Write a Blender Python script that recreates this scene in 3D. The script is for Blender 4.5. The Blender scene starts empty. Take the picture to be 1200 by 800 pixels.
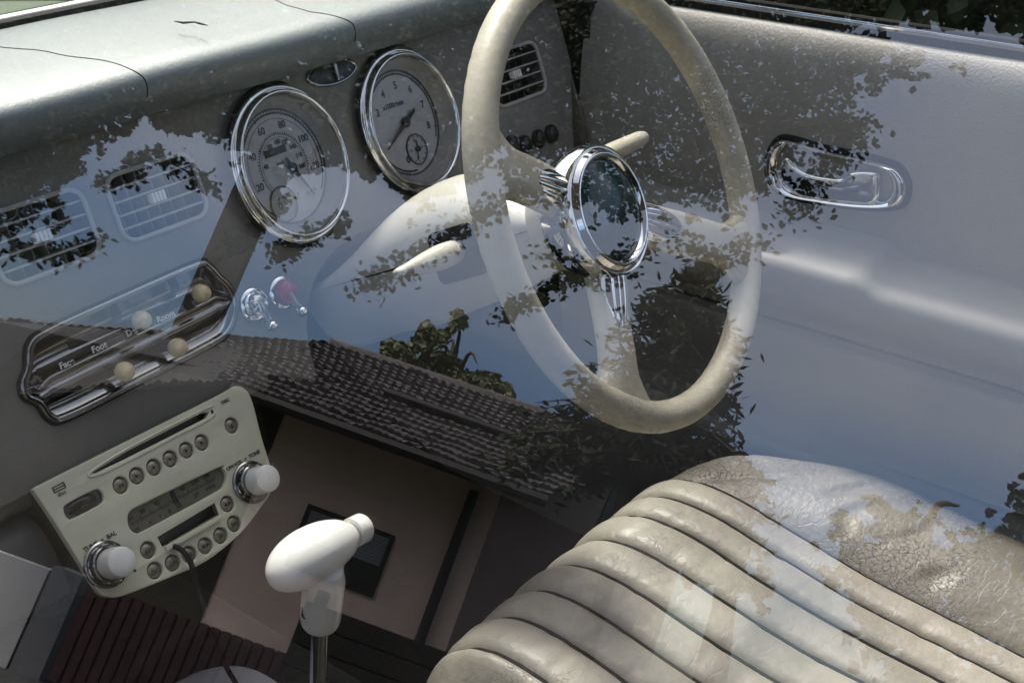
import bpy, math, random
from math import sin, cos, pi, radians, sqrt, exp
from mathutils import Vector, Matrix, noise

random.seed(7)
SC = bpy.context.scene
COL = SC.collection
V3 = Vector

# ------------------------------------------------------------------ camera model (measured)
AX = Matrix(((.61571523, -.35897473, .70153958),
             (-.78766735, -.27935526, .54899463),
             (-.00094665, -.89071139, -.45480559)))      # columns: right, down, forward
FPX = 1494.0
CAM = V3((-.525, -.262, 1.251))
RIGHT, DOWN, FWD = (V3((AX[0][i], AX[1][i], AX[2][i])) for i in range(3))


def ray(px, py):
    return AX @ V3(((px - 600) / FPX, (py - 400) / FPX, 1.0))


def at(px, py, o, n):
    """the point of the plane (o, n) that the photograph shows at pixel (px, py)"""
    d = ray(px, py)
    o, n = V3(o), V3(n)
    return CAM + d * ((o - CAM).dot(n) / d.dot(n))


GN = V3((-.909, -.158, .386)).normalized()          # outward normal of the side glass
GP = CAM + ray(600, 400) * .16


def mirr(px, py, dist):
    """a point out in the street whose mirror image in the side glass falls on (px, py)"""
    d = ray(px, py).normalized()
    h = at(px, py, GP, GN)
    r = d - GN * (2 * d.dot(GN))
    return h + r * dist


class Fr:
    def __init__(s, o, n, up=(0, 0, 1)):
        s.o = V3(o)
        s.n = V3(n).normalized()
        s.a = V3(up).cross(s.n).normalized()
        s.b = s.n.cross(s.a)

    def p(s, u, v, w=0.0):
        return s.o + s.a * u + s.b * v + s.n * w

    def uv(s, px, py, w=0.0):
        q = at(px, py, s.o + s.n * w, s.n) - s.o
        return q.dot(s.a), q.dot(s.b)

    def sub(s, u, v, w=0.0, rot=0.0, n=None):
        f = Fr(s.p(u, v, w), n or s.n, s.b)
        if rot:
            a, b = f.a.copy(), f.b.copy()
            f.a = a * cos(rot) + b * sin(rot)
            f.b = b * cos(rot) - a * sin(rot)
        return f


# ------------------------------------------------------------------ materials
def mat(name, col, rough=.5, metal=0., var=0., vscale=30., bump=0., bscale=300., spec=.5, coat=0., detail=3.,
        tint=None, emit=None, rvar=0.):
    m = bpy.data.materials.new(name)
    m.use_nodes = True
    nt = m.node_tree
    N, L = nt.nodes, nt.links
    b = N['Principled BSDF']
    c = (*col, 1) if len(col) == 3 else col
    b.inputs['Base Color'].default_value = c
    b.inputs['Roughness'].default_value = rough
    b.inputs['Metallic'].default_value = metal
    b.inputs['Specular IOR Level'].default_value = spec
    b.inputs['Coat Weight'].default_value = coat
    b.inputs['Coat Roughness'].default_value = .08
    tc = N.new('ShaderNodeTexCoord')
    if var > 0:
        n = N.new('ShaderNodeTexNoise')
        n.inputs['Scale'].default_value = vscale
        n.inputs['Detail'].default_value = 6
        n.inputs['Roughness'].default_value = .65
        L.new(tc.outputs['Object'], n.inputs['Vector'])
        r = N.new('ShaderNodeValToRGB')
        r.color_ramp.elements[0].position = .3
        r.color_ramp.elements[1].position = .72
        t = tint or tuple(x * (1 - var) for x in col)
        r.color_ramp.elements[0].color = (*t, 1)
        r.color_ramp.elements[1].color = (*[min(1, x * (1 + var * .5)) for x in col], 1)
        L.new(n.outputs['Fac'], r.inputs['Fac'])
        L.new(r.outputs['Color'], b.inputs['Base Color'])
        if rvar:
            mr = N.new('ShaderNodeMapRange')
            mr.inputs['To Min'].default_value = max(0, rough - rvar)
            mr.inputs['To Max'].default_value = rough + rvar
            L.new(n.outputs['Fac'], mr.inputs['Value'])
            L.new(mr.outputs['Result'], b.inputs['Roughness'])
    if bump > 0:
        n2 = N.new('ShaderNodeTexNoise')
        n2.inputs['Scale'].default_value = bscale
        n2.inputs['Detail'].default_value = detail
        L.new(tc.outputs['Object'], n2.inputs['Vector'])
        bp = N.new('ShaderNodeBump')
        bp.inputs['Strength'].default_value = bump
        bp.inputs['Distance'].default_value = .002
        L.new(n2.outputs['Fac'], bp.inputs['Height'])
        L.new(bp.outputs['Normal'], b.inputs['Normal'])
    return m


def glassmat(name, ior, tint=(1, 1, 1), rough=0.):
    """thin clear pane: what is behind it shows through, Fresnel reflection on top"""
    m = bpy.data.materials.new(name)
    m.use_nodes = True
    nt = m.node_tree
    N, L = nt.nodes, nt.links
    N.remove(N['Principled BSDF'])
    tr = N.new('ShaderNodeBsdfTransparent')
    tr.inputs['Color'].default_value = (*tint, 1)
    gl = N.new('ShaderNodeBsdfGlossy')
    gl.inputs['Roughness'].default_value = rough
    f0 = ((ior - 1) / (ior + 1)) ** 2
    ge_ = N.new('ShaderNodeNewGeometry')
    dt = N.new('ShaderNodeVectorMath')
    dt.operation = 'DOT_PRODUCT'
    L.new(ge_.outputs['Normal'], dt.inputs[0])
    L.new(ge_.outputs['Incoming'], dt.inputs[1])

    def mth(op, a, b):
        n = N.new('ShaderNodeMath')
        n.operation = op
        for i, q in enumerate((a, b)):
            if q is None:
                continue
            if isinstance(q, (int, float)):
                n.inputs[i].default_value = q
            else:
                L.new(q, n.inputs[i])
        return n.outputs[0]
    c_ = mth('ABSOLUTE', dt.outputs['Value'], None)
    sch = mth('POWER', mth('SUBTRACT', 1.0, c_), 5.0)
    fac = mth('ADD', mth('MULTIPLY', sch, 1 - f0), f0)          # Schlick's Fresnel, the same from both faces
    mx = N.new('ShaderNodeMixShader')
    L.new(fac, mx.inputs[0])
    L.new(tr.outputs[0], mx.inputs[1])
    L.new(gl.outputs[0], mx.inputs[2])
    L.new(mx.outputs[0], N['Material Output'].inputs['Surface'])
    return m


M = {}
M['fascia'] = mat('fascia_vinyl', (.18, .174, .155), .5, var=.14, vscale=14, bump=.3, bscale=520)
M['pad'] = mat('pad_vinyl', (.135, .16, .168), .36, var=.25, vscale=7, bump=.3, bscale=800, spec=.9, coat=.0, tint=(.16, .182, .186), rvar=.04)
M['crack_shade'] = mat('black_crack_shade', (.01, .01, .01), .8)
M['black'] = mat('black_plastic', (.012, .012, .013), .35)
M['rubber'] = mat('black_rubber', (.012, .012, .013), .75, spec=.2)
M['chrome'] = mat('chrome', (.78, .78, .77), .07, 1., var=.06, vscale=25)
M['chrome_d'] = mat('dull_shaded_chrome', (.27, .27, .265), .13, 1., var=.2, vscale=40)  # darker chrome: dim reflections put into the colour of heater panel and rings
M['steel'] = mat('bright_steel', (.6, .6, .6), .12, 1.)
M['ivory'] = mat('ivory_plastic', (.58, .535, .42), .34, var=.16, vscale=14, coat=.25, rvar=.06)
M['knobiv'] = mat('cream_knob', (.78, .66, .43), .35, var=.22, vscale=90, tint=(.42, .34, .2))
M['white'] = mat('white_plastic', (.78, .77, .74), .25, coat=.4, var=.05, vscale=30)
M['shroud'] = mat('shroud_plastic', (.52, .50, .445), .4, var=.08, vscale=12, bump=.08, bscale=700)
M['vent'] = mat('vent_plastic', (.40, .39, .37), .45, var=.1, vscale=40)
M['ventdark'] = mat('vent_inside', (.06, .06, .06), .6)
M['radio'] = mat('radio_face', (.66, .65, .50), .34, var=.14, vscale=16, coat=.2, bump=.04, bscale=500, rvar=.06)
M['radiobtn'] = mat('radio_button', (.30, .275, .22), .3, .5, var=.25, vscale=220)
M['ink'] = mat('black_ink', (.02, .02, .02), .6)
M['inkw'] = mat('white_ink', (.75, .75, .72), .5)
M['smoke'] = mat('smoked_window', (.025, .023, .018), .18, var=.3, vscale=60)
M['tuner'] = mat('tuner_scale', (.125, .12, .09), .35, var=.3, vscale=50)
M['housing'] = mat('dark_housing', (.05, .05, .048), .55, var=.3, vscale=20)
M['dial'] = mat('dial_face', (.38, .38, .39), .5, var=.1, vscale=25)
M['dialdark'] = mat('dial_well', (.13, .13, .125), .5)
M['gaugeglass'] = glassmat('gauge_glass', 1.45)
M['red'] = mat('red_lens', (.35, .05, .08), .2, coat=.5)
M['carpet'] = mat('dark_carpet', (.022, .021, .019), .95, var=.4, vscale=120, bump=.6, bscale=900)
M['silver'] = mat('silver_plastic', (.42, .42, .43), .35, var=.15, vscale=20)
M['horn'] = mat('horn_green', (.008, .032, .033), .12, spec=.35, coat=.15, var=.2, vscale=30)
M['glass'] = glassmat('side_glass', 2.15)
M['wscreen'] = glassmat('windscreen_glass', 1.5, (.93, .97, .94))


def leathermat(name, col, crackmin):
    m = bpy.data.materials.new(name)
    m.use_nodes = True
    nt = m.node_tree
    N, L = nt.nodes, nt.links
    b = N['Principled BSDF']
    b.inputs['Roughness'].default_value = .45
    b.inputs['Specular IOR Level'].default_value = .6
    tc = N.new('ShaderNodeTexCoord')
    n = N.new('ShaderNodeTexNoise')
    n.inputs['Scale'].default_value = 11
    n.inputs['Detail'].default_value = 8
    n.inputs['Roughness'].default_value = .7
    L.new(tc.outputs['Object'], n.inputs['Vector'])
    r = N.new('ShaderNodeValToRGB')
    r.color_ramp.elements[0].position = .3
    r.color_ramp.elements[1].position = .7
    r.color_ramp.elements[0].color = (*[x * .72 for x in col], 1)
    r.color_ramp.elements[1].color = (*[x * 1.12 for x in col], 1)
    L.new(n.outputs['Fac'], r.inputs['Fac'])
    # cracks: voronoi cell edges, only where the worn-leather mask is high
    vo = N.new('ShaderNodeTexVoronoi')
    vo.feature = 'DISTANCE_TO_EDGE'
    vo.inputs['Scale'].default_value = 170
    nz = N.new('ShaderNodeTexNoise')
    nz.inputs['Scale'].default_value = 130
    nz.inputs['Detail'].default_value = 4
    L.new(tc.outputs['Object'], nz.inputs['Vector'])
    mxv = N.new('ShaderNodeVectorMath')
    mxv.operation = 'MULTIPLY_ADD'
    mxv.inputs[1].default_value = (.011, .011, .011)
    L.new(nz.outputs['Color'], mxv.inputs[0])
    L.new(tc.outputs['Object'], mxv.inputs[2])
    L.new(mxv.outputs[0], vo.inputs['Vector'])
    cr = N.new('ShaderNodeValToRGB')
    cr.color_ramp.elements[0].position = .0
    cr.color_ramp.elements[1].position = .075
    cr.color_ramp.elements[0].color = (1, 1, 1, 1)
    cr.color_ramp.elements[1].color = (0, 0, 0, 1)
    L.new(vo.outputs['Distance'], cr.inputs['Fac'])
    n3 = N.new('ShaderNodeTexNoise')
    n3.inputs['Scale'].default_value = 9
    n3.inputs['Detail'].default_value = 5
    L.new(tc.outputs['Object'], n3.inputs['Vector'])
    mk = N.new('ShaderNodeValToRGB')
    mk.color_ramp.elements[0].position = crackmin
    mk.color_ramp.elements[1].position = crackmin + .1
    L.new(n3.outputs['Fac'], mk.inputs['Fac'])
    mu = N.new('ShaderNodeMath')
    mu.operation = 'MULTIPLY'
    L.new(cr.outputs['Color'], mu.inputs[0])
    L.new(mk.outputs['Color'], mu.inputs[1])
    mx = N.new('ShaderNodeMix')
    mx.data_type = 'RGBA'
    mx.inputs[7].default_value = (.03, .026, .02, 1)
    L.new(mu.outputs[0], mx.inputs[0])
    L.new(r.outputs['Color'], mx.inputs[6])
    L.new(mx.outputs[2], b.inputs['Base Color'])
    n4 = N.new('ShaderNodeTexNoise')
    n4.inputs['Scale'].default_value = 130
    n4.inputs['Detail'].default_value = 5
    L.new(tc.outputs['Object'], n4.inputs['Vector'])
    # long fine creases pressed into the hide
    mp_ = N.new('ShaderNodeMapping')
    mp_.inputs['Scale'].default_value = (16, 44, 30)
    mp_.inputs['Rotation'].default_value = (0, 0, .5)
    L.new(tc.outputs['Object'], mp_.inputs['Vector'])
    n5 = N.new('ShaderNodeTexNoise')
    n5.inputs['Scale'].default_value = 1.0
    n5.inputs['Detail'].default_value = 2
    L.new(mp_.outputs[0], n5.inputs['Vector'])
    rg = N.new('ShaderNodeMath')
    rg.operation = 'SUBTRACT'
    rg.inputs[1].default_value = .5
    L.new(n5.outputs['Fac'], rg.inputs[0])
    ab = N.new('ShaderNodeMath')
    ab.operation = 'ABSOLUTE'
    L.new(rg.outputs[0], ab.inputs[0])
    cl = N.new('ShaderNodeMapRange')
    cl.inputs['From Min'].default_value = 0
    cl.inputs['From Max'].default_value = .012
    cl.inputs['To Min'].default_value = .22
    cl.inputs['To Max'].default_value = 0
    L.new(ab.outputs[0], cl.inputs['Value'])
    ad = N.new('ShaderNodeMath')
    ad.operation = 'SUBTRACT'
    L.new(n4.outputs['Fac'], ad.inputs[0])
    L.new(cl.outputs[0], ad.inputs[1])
    n4 = ad
    sb = N.new('ShaderNodeMath')
    sb.operation = 'SUBTRACT'
    L.new(n4.outputs[0], sb.inputs[0])
    L.new(mu.outputs[0], sb.inputs[1])
    bp = N.new('ShaderNodeBump')
    bp.inputs['Strength'].default_value = .3
    bp.inputs['Distance'].default_value = .003
    L.new(sb.outputs[0], bp.inputs['Height'])
    L.new(bp.outputs['Normal'], b.inputs['Normal'])
    return m


M['rimworn'] = leathermat('worn_ivory_rim', (.58, .535, .42), .56)
for n_ in M['rimworn'].node_tree.nodes:
    if n_.type == 'TEX_VORONOI':
        n_.inputs['Scale'].default_value = 420
    if n_.type == 'MAP_RANGE':
        n_.inputs['To Min'].default_value = 0
    if n_.type == 'BUMP':
        n_.inputs['Strength'].default_value = .12
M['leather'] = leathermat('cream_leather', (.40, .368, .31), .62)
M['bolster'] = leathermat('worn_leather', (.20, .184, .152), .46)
M['piping'] = mat('green_piping', (.03, .04, .03), .5)
M['door'] = mat('door_vinyl', (.30, .292, .262), .52, var=.12, vscale=11, bump=.35, bscale=420)
M['armrest'] = mat('armrest_vinyl', (.265, .258, .235), .62, var=.08, vscale=9, bump=.12, bscale=600)
M['paintgreen'] = mat('pale_green_paint', (.34, .42, .30), .3, coat=.6)
M['leafA'] = mat('broad_leaf', (.042, .052, .024), .6, var=.4, vscale=2.5, spec=.2)
M['leafB'] = mat('needle_leaf', (.036, .046, .026), .7, var=.4, vscale=2., spec=.2)
M['leafC'] = mat('yellow_leaf', (.085, .10, .035), .6, var=.4, vscale=1.5)
M['bark'] = mat('bark', (.07, .055, .04), .9, var=.4, vscale=12, bump=.6, bscale=40)
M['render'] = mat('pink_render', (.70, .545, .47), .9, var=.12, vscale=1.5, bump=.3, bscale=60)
M['render_shaded'] = mat('shaded_pink_render', (.27, .20, .18), .9, var=.15, vscale=1.2, bump=.3, bscale=60)  # darker copy of the pink render, for the gable side in shade
M['tile'] = mat('roof_tile', (.12, .106, .106), .8, var=.55, vscale=4, bump=.3, bscale=30)
M['trimdark'] = mat('dark_trim', (.02, .018, .017), .6)
M['darkwin'] = mat('dark_glass', (.02, .022, .025), .15)
M['shutter'] = mat('grey_shutter', (.22, .23, .25), .5)
M['redwood'] = mat('red_brown_boards', (.10, .045, .04), .8, var=.5, vscale=6)
M['darkwood'] = mat('dark_boards', (.035, .028, .018), .85, var=.5, vscale=5)
M['whitewall'] = mat('white_wall', (.66, .65, .63), .9, var=.08, vscale=2)
M['greywall'] = mat('grey_wall', (.25, .25, .26), .9, var=.12, vscale=2)
M['brick'] = mat('chimney_brick', (.05, .043, .038), .9, var=.4, vscale=8)
M['lawn'] = mat('lawn', (.10, .14, .055), .95, var=.45, vscale=2.5)
M['asphalt'] = mat('asphalt', (.07, .07, .07), .9, var=.3, vscale=6)
M['canvas'] = mat('roof_canvas', (.30, .28, .24), .9)


# ------------------------------------------------------------------ mesh builder
class MB:
    def __init__(s):
        s.v, s.f, s.m = [], [], []

    def add(s, vs, fs, mi=0):
        o = len(s.v)
        s.v += [V3(q) for q in vs]
        s.f += [tuple(i + o for i in f) for f in fs]
        s.m += [mi] * len(fs)

    def grid(s, rows, closed_u=False, closed_v=False, mi=0):
        nr, nc = len(rows), len(rows[0])
        fs = []
        for i in range(nr if closed_u else nr - 1):
            for j in range(nc if closed_v else nc - 1):
                a, b = i, (i + 1) % nr
                c, d = j, (j + 1) % nc
                fs.append((a * nc + c, a * nc + d, b * nc + d, b * nc + c))
        s.add([q for r in rows for q in r], fs, mi)

    def lathe(s, fr, prof, seg=48, mi=0, cap0=False, cap1=False, sx=1., sy=1., a0=0.):
        rows = [[fr.p(r * sx * cos(a0 + 2 * pi * k / seg), r * sy * sin(a0 + 2 * pi * k / seg), w) for k in range(seg)] for r, w in prof]
        s.grid(rows, closed_v=True, mi=mi)
        if cap0:
            s.add(rows[0], [tuple(range(seg))[::-1]], mi)
        if cap1:
            s.add(rows[-1], [tuple(range(seg))], mi)

    def tube(s, pts, rad, seg=10, closed=False, mi=0, caps=True, flat=1., up=None):
        pts = [V3(q) for q in pts]
        n = len(pts)
        if not hasattr(rad, '__len__'):
            rad = [rad] * n
        t0 = (pts[1] - pts[0]).normalized()
        ref = V3(up) if up else (V3((0, 0, 1)) if abs(t0.z) < .9 else V3((1, 0, 0)))
        rows = []
        nn = (ref - t0 * ref.dot(t0)).normalized()
        for i, q in enumerate(pts):
            if closed:
                t = (pts[(i + 1) % n] - pts[i - 1]).normalized()
            else:
                t = (pts[min(n - 1, i + 1)] - pts[max(0, i - 1)]).normalized()
            nn = (nn - t * nn.dot(t)).normalized()
            bb = t.cross(nn)
            rows.append([q + nn * (cos(2 * pi * k / seg) * rad[i]) + bb * (sin(2 * pi * k / seg) * rad[i] * flat) for k in range(seg)])
        s.grid(rows, closed_u=closed, closed_v=True, mi=mi)
        if caps and not closed:
            s.add(rows[0], [tuple(range(seg))[::-1]], mi)
            s.add(rows[-1], [tuple(range(seg))], mi)

    def ext(s, fr, out, w0, w1, bev=0., mi=0, back=True):
        """prism of an outline in a frame; the top edge is rounded by insetting it"""
        n = len(out)
        area = sum(out[i - 1][0] * out[i][1] - out[i][0] * out[i - 1][1] for i in range(n))
        if area < 0:
            out = out[::-1]

        def inset(d):
            if d == 0:
                return list(out)
            r = []
            for i in range(n):
                ax, ay = out[i][0] - out[i - 1][0], out[i][1] - out[i - 1][1]
                bx, by = out[(i + 1) % n][0] - out[i][0], out[(i + 1) % n][1] - out[i][1]
                la, lb = math.hypot(ax, ay) or 1, math.hypot(bx, by) or 1
                nx, ny = -ay / la - by / lb, ax / la + bx / lb
                ln = math.hypot(nx, ny) or 1
                k = d / max(.35, ln / 2)
                r.append((out[i][0] + nx / ln * k, out[i][1] + ny / ln * k))
            return r
        rings = [(0, w0)]
        if bev:
            for k in range(5):
                a = pi / 2 * k / 4
                rings.append((bev * (1 - cos(a)), w1 - bev + bev * sin(a)))
        else:
            rings.append((0, w1))
        rows = [[fr.p(u, v, w) for u, v in inset(d)] for d, w in rings]
        s.grid(rows, closed_v=True, mi=mi)
        s.add(rows[-1], [tuple(range(n))], mi)
        if back:
            s.add(rows[0], [tuple(range(n))[::-1]], mi)

    def box(s, fr, u0, u1, v0, v1, w0, w1, bev=0., mi=0):
        s.ext(fr, [(u0, v0), (u1, v0), (u1, v1), (u0, v1)], w0, w1, bev, mi)

    def sheet(s, fr, outer, holes, w, half, bev=0., mi=0):
        """flat plate with holes: a filled 2D curve"""
        cu = bpy.data.curves.new('tmp', 'CURVE')
        cu.dimensions = '2D'
        cu.fill_mode = 'BOTH'
        cu.extrude = max(0, half - bev)
        cu.bevel_depth = bev
        cu.bevel_resolution = 2
        cu.offset = -bev
        for o in [outer] + list(holes):
            sp = cu.splines.new('POLY')
            sp.points.add(len(o) - 1)
            for q, (u, v) in zip(sp.points, o):
                q.co = (u, v, 0, 1)
            sp.use_cyclic_u = True
        s.curve(cu, fr, w, mi)

    def curve(s, cu, fr, w=0., mi=0, u=0., v=0., rot=0.):
        ob = bpy.data.objects.new('tmp', cu)
        COL.objects.link(ob)
        dg = bpy.context.evaluated_depsgraph_get()
        dg.update()
        me = bpy.data.meshes.new_from_object(ob.evaluated_get(dg))
        c, sn = cos(rot), sin(rot)
        s.add([fr.p(u + q.co.x * c - q.co.y * sn, v + q.co.x * sn + q.co.y * c, w + q.co.z) for q in me.vertices],
              [tuple(pp.vertices) for pp in me.polygons], mi)
        bpy.data.objects.remove(ob)
        bpy.data.curves.remove(cu)
        bpy.data.meshes.remove(me)

    def text(s, fr, body, u, v, size, w=.0005, rot=0., mi=0, bold=0.):
        cu = bpy.data.curves.new('tmp', 'FONT')
        cu.body = body
        cu.size = size
        cu.align_x = 'CENTER'
        cu.align_y = 'CENTER'
        cu.extrude = .0001
        cu.offset = bold
        s.curve(cu, fr, w, mi, u, v, rot)

    def build(s, name, mats, parent=None, ang=35, merge=False):
        me = bpy.data.meshes.new(name)
        off = base_of(parent)
        me.from_pydata([q - off for q in s.v], [], s.f)
        for m in (mats if isinstance(mats, (list, tuple)) else [mats]):
            me.materials.append(m)
        me.polygons.foreach_set('material_index', s.m)
        me.polygons.foreach_set('use_smooth', [True] * len(s.f))
        me.update()
        import bmesh
        bm = bmesh.new()
        bm.from_mesh(me)
        bmesh.ops.remove_doubles(bm, verts=bm.verts, dist=1e-5)
        bmesh.ops.recalc_face_normals(bm, faces=bm.faces)
        bm.to_mesh(me)
        bm.free()
        me.set_sharp_from_angle(angle=radians(ang))
        o = bpy.data.objects.new(name, me)
        COL.objects.link(o)
        if parent:
            o.parent = parent
        return o


def base_of(o):
    r = V3((0, 0, 0))
    while o:
        r = r + o.location
        o = o.parent
    return r


def thing(name, label, cat, loc, group=None):
    o = bpy.data.objects.new(name, None)
    o.empty_display_size = .05
    COL.objects.link(o)
    o.location = loc
    tag(o, label, cat, group)
    return o


def tag(o, label=None, cat=None, group=None, kind=None):
    for k, v in (('label', label), ('category', cat), ('group', group), ('kind', kind)):
        if v:
            o[k] = v
    return o


def rrect(u0, u1, v0, v1, r, n=6):
    o = []
    for cx, cy, a0 in ((u1 - r, v1 - r, 0), (u0 + r, v1 - r, 90), (u0 + r, v0 + r, 180), (u1 - r, v0 + r, 270)):
        for k in range(n + 1):
            a = radians(a0 + 90 * k / n)
            o.append((cx + r * cos(a), cy + r * sin(a)))
    return o


def circ(u, v, r, n=48, sy=1.):
    return [(u + r * cos(2 * pi * k / n), v + r * sy * sin(2 * pi * k / n)) for k in range(n)]


def smooth(pts, n=6, closed=True):
    """Catmull-Rom through points of any dimension"""
    P = [tuple(q) for q in pts]
    N = len(P)
    out = []
    for i in range(N if closed else N - 1):
        if closed:
            a, b, c, d = P[i - 1], P[i], P[(i + 1) % N], P[(i + 2) % N]
        else:
            a, b, c, d = P[max(0, i - 1)], P[i], P[i + 1], P[min(N - 1, i + 2)]
        for k in range(n):
            t = k / n
            out.append(tuple(.5 * (2 * b[j] + (c[j] - a[j]) * t + (2 * a[j] - 5 * b[j] + 4 * c[j] - d[j]) * t * t
                                   + (3 * b[j] - a[j] - 3 * c[j] + d[j]) * t ** 3) for j in range(len(b))))
    if not closed:
        out.append(P[-1])
    return out


def mm(pts):
    return [(a * .001, b * .001) for a, b in pts]


def lerp(a, b, t):
    return a + (b - a) * t


def sstep(a, b, x):
    t = max(0., min(1., (x - a) / (b - a)))
    return t * t * (3 - 2 * t)


# ================================================================== DASHBOARD
T20 = radians(20)
D = Fr((.26, .622, .85), (0, -cos(T20), sin(T20)))
dash = thing('dashboard', 'pale grey dashboard with two round chrome gauges, air vents and a padded top', 'dashboard', (.2, .65, .55))

SPD, TAC = D.uv(341, 193), D.uv(482, 146)
SPD, TAC = (SPD[0], SPD[1]), (TAC[0], SPD[1] + .001)
arch = smooth(mm([(-48, -200), (-45, -165), (-34, -138), (-12, -112), (20, -96), (62, -90), (105, -94), (145, -110), (170, -138), (180, -168), (182, -200)]), 6, False)
outer = [(-.62, -.176), (-.62, .085), (.461, .085), (.461, .0), (.425, -.095), (.40, -.20)] + arch[::-1] + [(-.06, -.20), (-.1, -.178)]
VENTS = [(-.151, .0095, .091, .058, 'pale'), (-.2655, .0095, .091, .058, 'pale'), (.357, .0085, .094, .060, 'dark')]
heat_out = smooth(mm([(-318, -84), (-309, -68), (-290, -63), (-220, -60), (-140, -58), (-127, -63), (-120, -76), (-113, -88), (-112, -102), (-118, -114), (-130, -124), (-150, -128), (-230, -131), (-300, -133), (-315, -128), (-320, -113), (-328, -104), (-327, -94)]), 5)
holes = [circ(*SPD, .070), circ(*TAC, .070), heat_out]
for u, v, w, h, _ in VENTS:
    holes.append(rrect(u - w / 2, u + w / 2, v - h / 2, v + h / 2, .013))
mb = MB()
mb.sheet(D, outer, holes, -.003, .003, .001)
# the cove behind the column cut-out, and the curled lower edge
mb.grid([[D.p(u, v, -.001) for u, v in arch], [D.p(u * .92 + .005, v * 1.0 - .012, -.02) for u, v in arch],
         [D.p(u * .86 + .009, v - .02, -.06) for u, v in arch]])
for ua, ub, vb in ((-.62, -.1, -.177), (.182, .40, -.20)):
    prof = [(vb, -.003), (vb - .008, -.006), (vb - .014, -.014), (vb - .016, -.03), (vb - .016, -.12)]
    mb.grid([[D.p(ua, v, w), D.p(ub, v, w)] for v, w in prof])
mb.build('fascia', M['fascia'], dash)
# backing of the instrument panel
mb = MB()
mb.box(D, -.62, .42, -.17, .08, -.09, -.075)
mb.build('backing', M['housing'], dash)

# padded top roll
PADP = [(.655, .927), (.642, .926), (.628, .930), (.617, .938), (.609, .948), (.6055, .957), (.606, .9655), (.611, .972), (.622, .9768),
        (.640, .9797), (.668, .983), (.71, .9865), (.76, .988), (.82, .984)]
PADP = smooth(PADP, 4, False)


def padx(x, y, z):
    bow = -.10 * (x - .1) ** 2
    return V3((x, y + bow * sstep(.65, .80, y), z + .0015 * noise.noise(V3((x * 6, y * 6, 0)))))


mb = MB()
mb.grid([[padx(lerp(-.62, .74, k / 90), y, z) for y, z in PADP] for k in range(91)])
pad = mb.build('padded_top', M['pad'], dash)
# two seams where the top cover is split, and a nick in the vinyl
for (pa, pb) in (((0, 49), (171, 103)), ((372, 0), (414, 26))):
    A = at(*pa, (0, 0, .991), (0, 0, 1))
    B = at(*pb, (0, .608, 0), (0, 1, 0))
    pts = []
    for y, z in PADP:
        if y < .76 and not (y < .65 and z < .952):
            t = (y - B.y) / (A.y - B.y)
            x = lerp(B.x, A.x, max(0, min(1.3, t))) + .002 * sin(y * 120)
            pts.append(padx(x, y, z))
    mb = MB()
    mb.tube(pts, .0006, 6)
    mb.build('seam_shade_line', M['crack_shade'], pad)
mb = MB()
pts = [at(px, py, (0, 0, .9915), (0, 0, 1)) for px, py in ((204, 25), (215, 27), (228, 26), (235, 28), (244, 30))]
mb.tube(pts, [.0003, .0011, .0007, .001, .0003], 5)
mb.build('nick', M['crack_shade'], pad)

# right end cap of the dash, dark shadow gap beyond it
mb = MB()
mb.ext(Fr((.722, 0, 0), (1, 0, 0), (0, 0, 1)), [(.655, .925), (.60, .78), (.58, .66), (.72, .66), (.72, .925)], -.004, .0)
mb.build('end_cap', M['fascia'], dash)


def air_vent(u, v, w, h, kind):
    f = D.sub(u, v)
    mb = MB()
    o = rrect(-w / 2, w / 2, -h / 2, h / 2, .013)
    mb.tube([f.p(a, b, .0005) for a, b in o], .0022, 8, closed=True, mi=0)
    mb.grid([[f.p(a, b, 0) for a, b in o], [f.p(a * .97, b * .97, -.035) for a, b in o]], closed_v=True, mi=1)
    mb.ext(f, [(a * .97, b * .97) for a, b in o], -.04, -.035, mi=1)
    n = 5
    for k in range(1, n):
        vv = -h / 2 + h * k / n
        mb.box(f, -w / 2 + .001, w / 2 - .001, vv - .0009, vv + .0009, -.012, -.0005, .0006, mi=0)
    for k in range(1, 7):
        uu = -w / 2 + w * k / 7
        mb.box(f, uu - .0007, uu + .0007, -h / 2 + .001, h / 2 - .001, -.026, -.013, mi=2)
    p = mb.build('air_vent', [M['vent'], M['ventdark'] if kind == 'dark' else M['vdark2'], M['vdark3'] if kind != 'dark' else M['ventdark']], dash)
    tb = MB()
    for k in range(4):
        tb.box(f, -.0075 + k * .0038, -.0048 + k * .0038, -.0045, .0045, -.002, .0028, .0006)
    tb.box(f, -.0078, .0078, -.0035, .0035, -.004, .0012, .0005)
    tb.build('vent_tab', M['white'], p)


M['vdark3'] = mat('vent_vane', (.24, .235, .225), .5)
M['vdark2'] = mat('vent_inside_grey', (.09, .09, .09), .6)
for a in VENTS:
    air_vent(*a)


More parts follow.
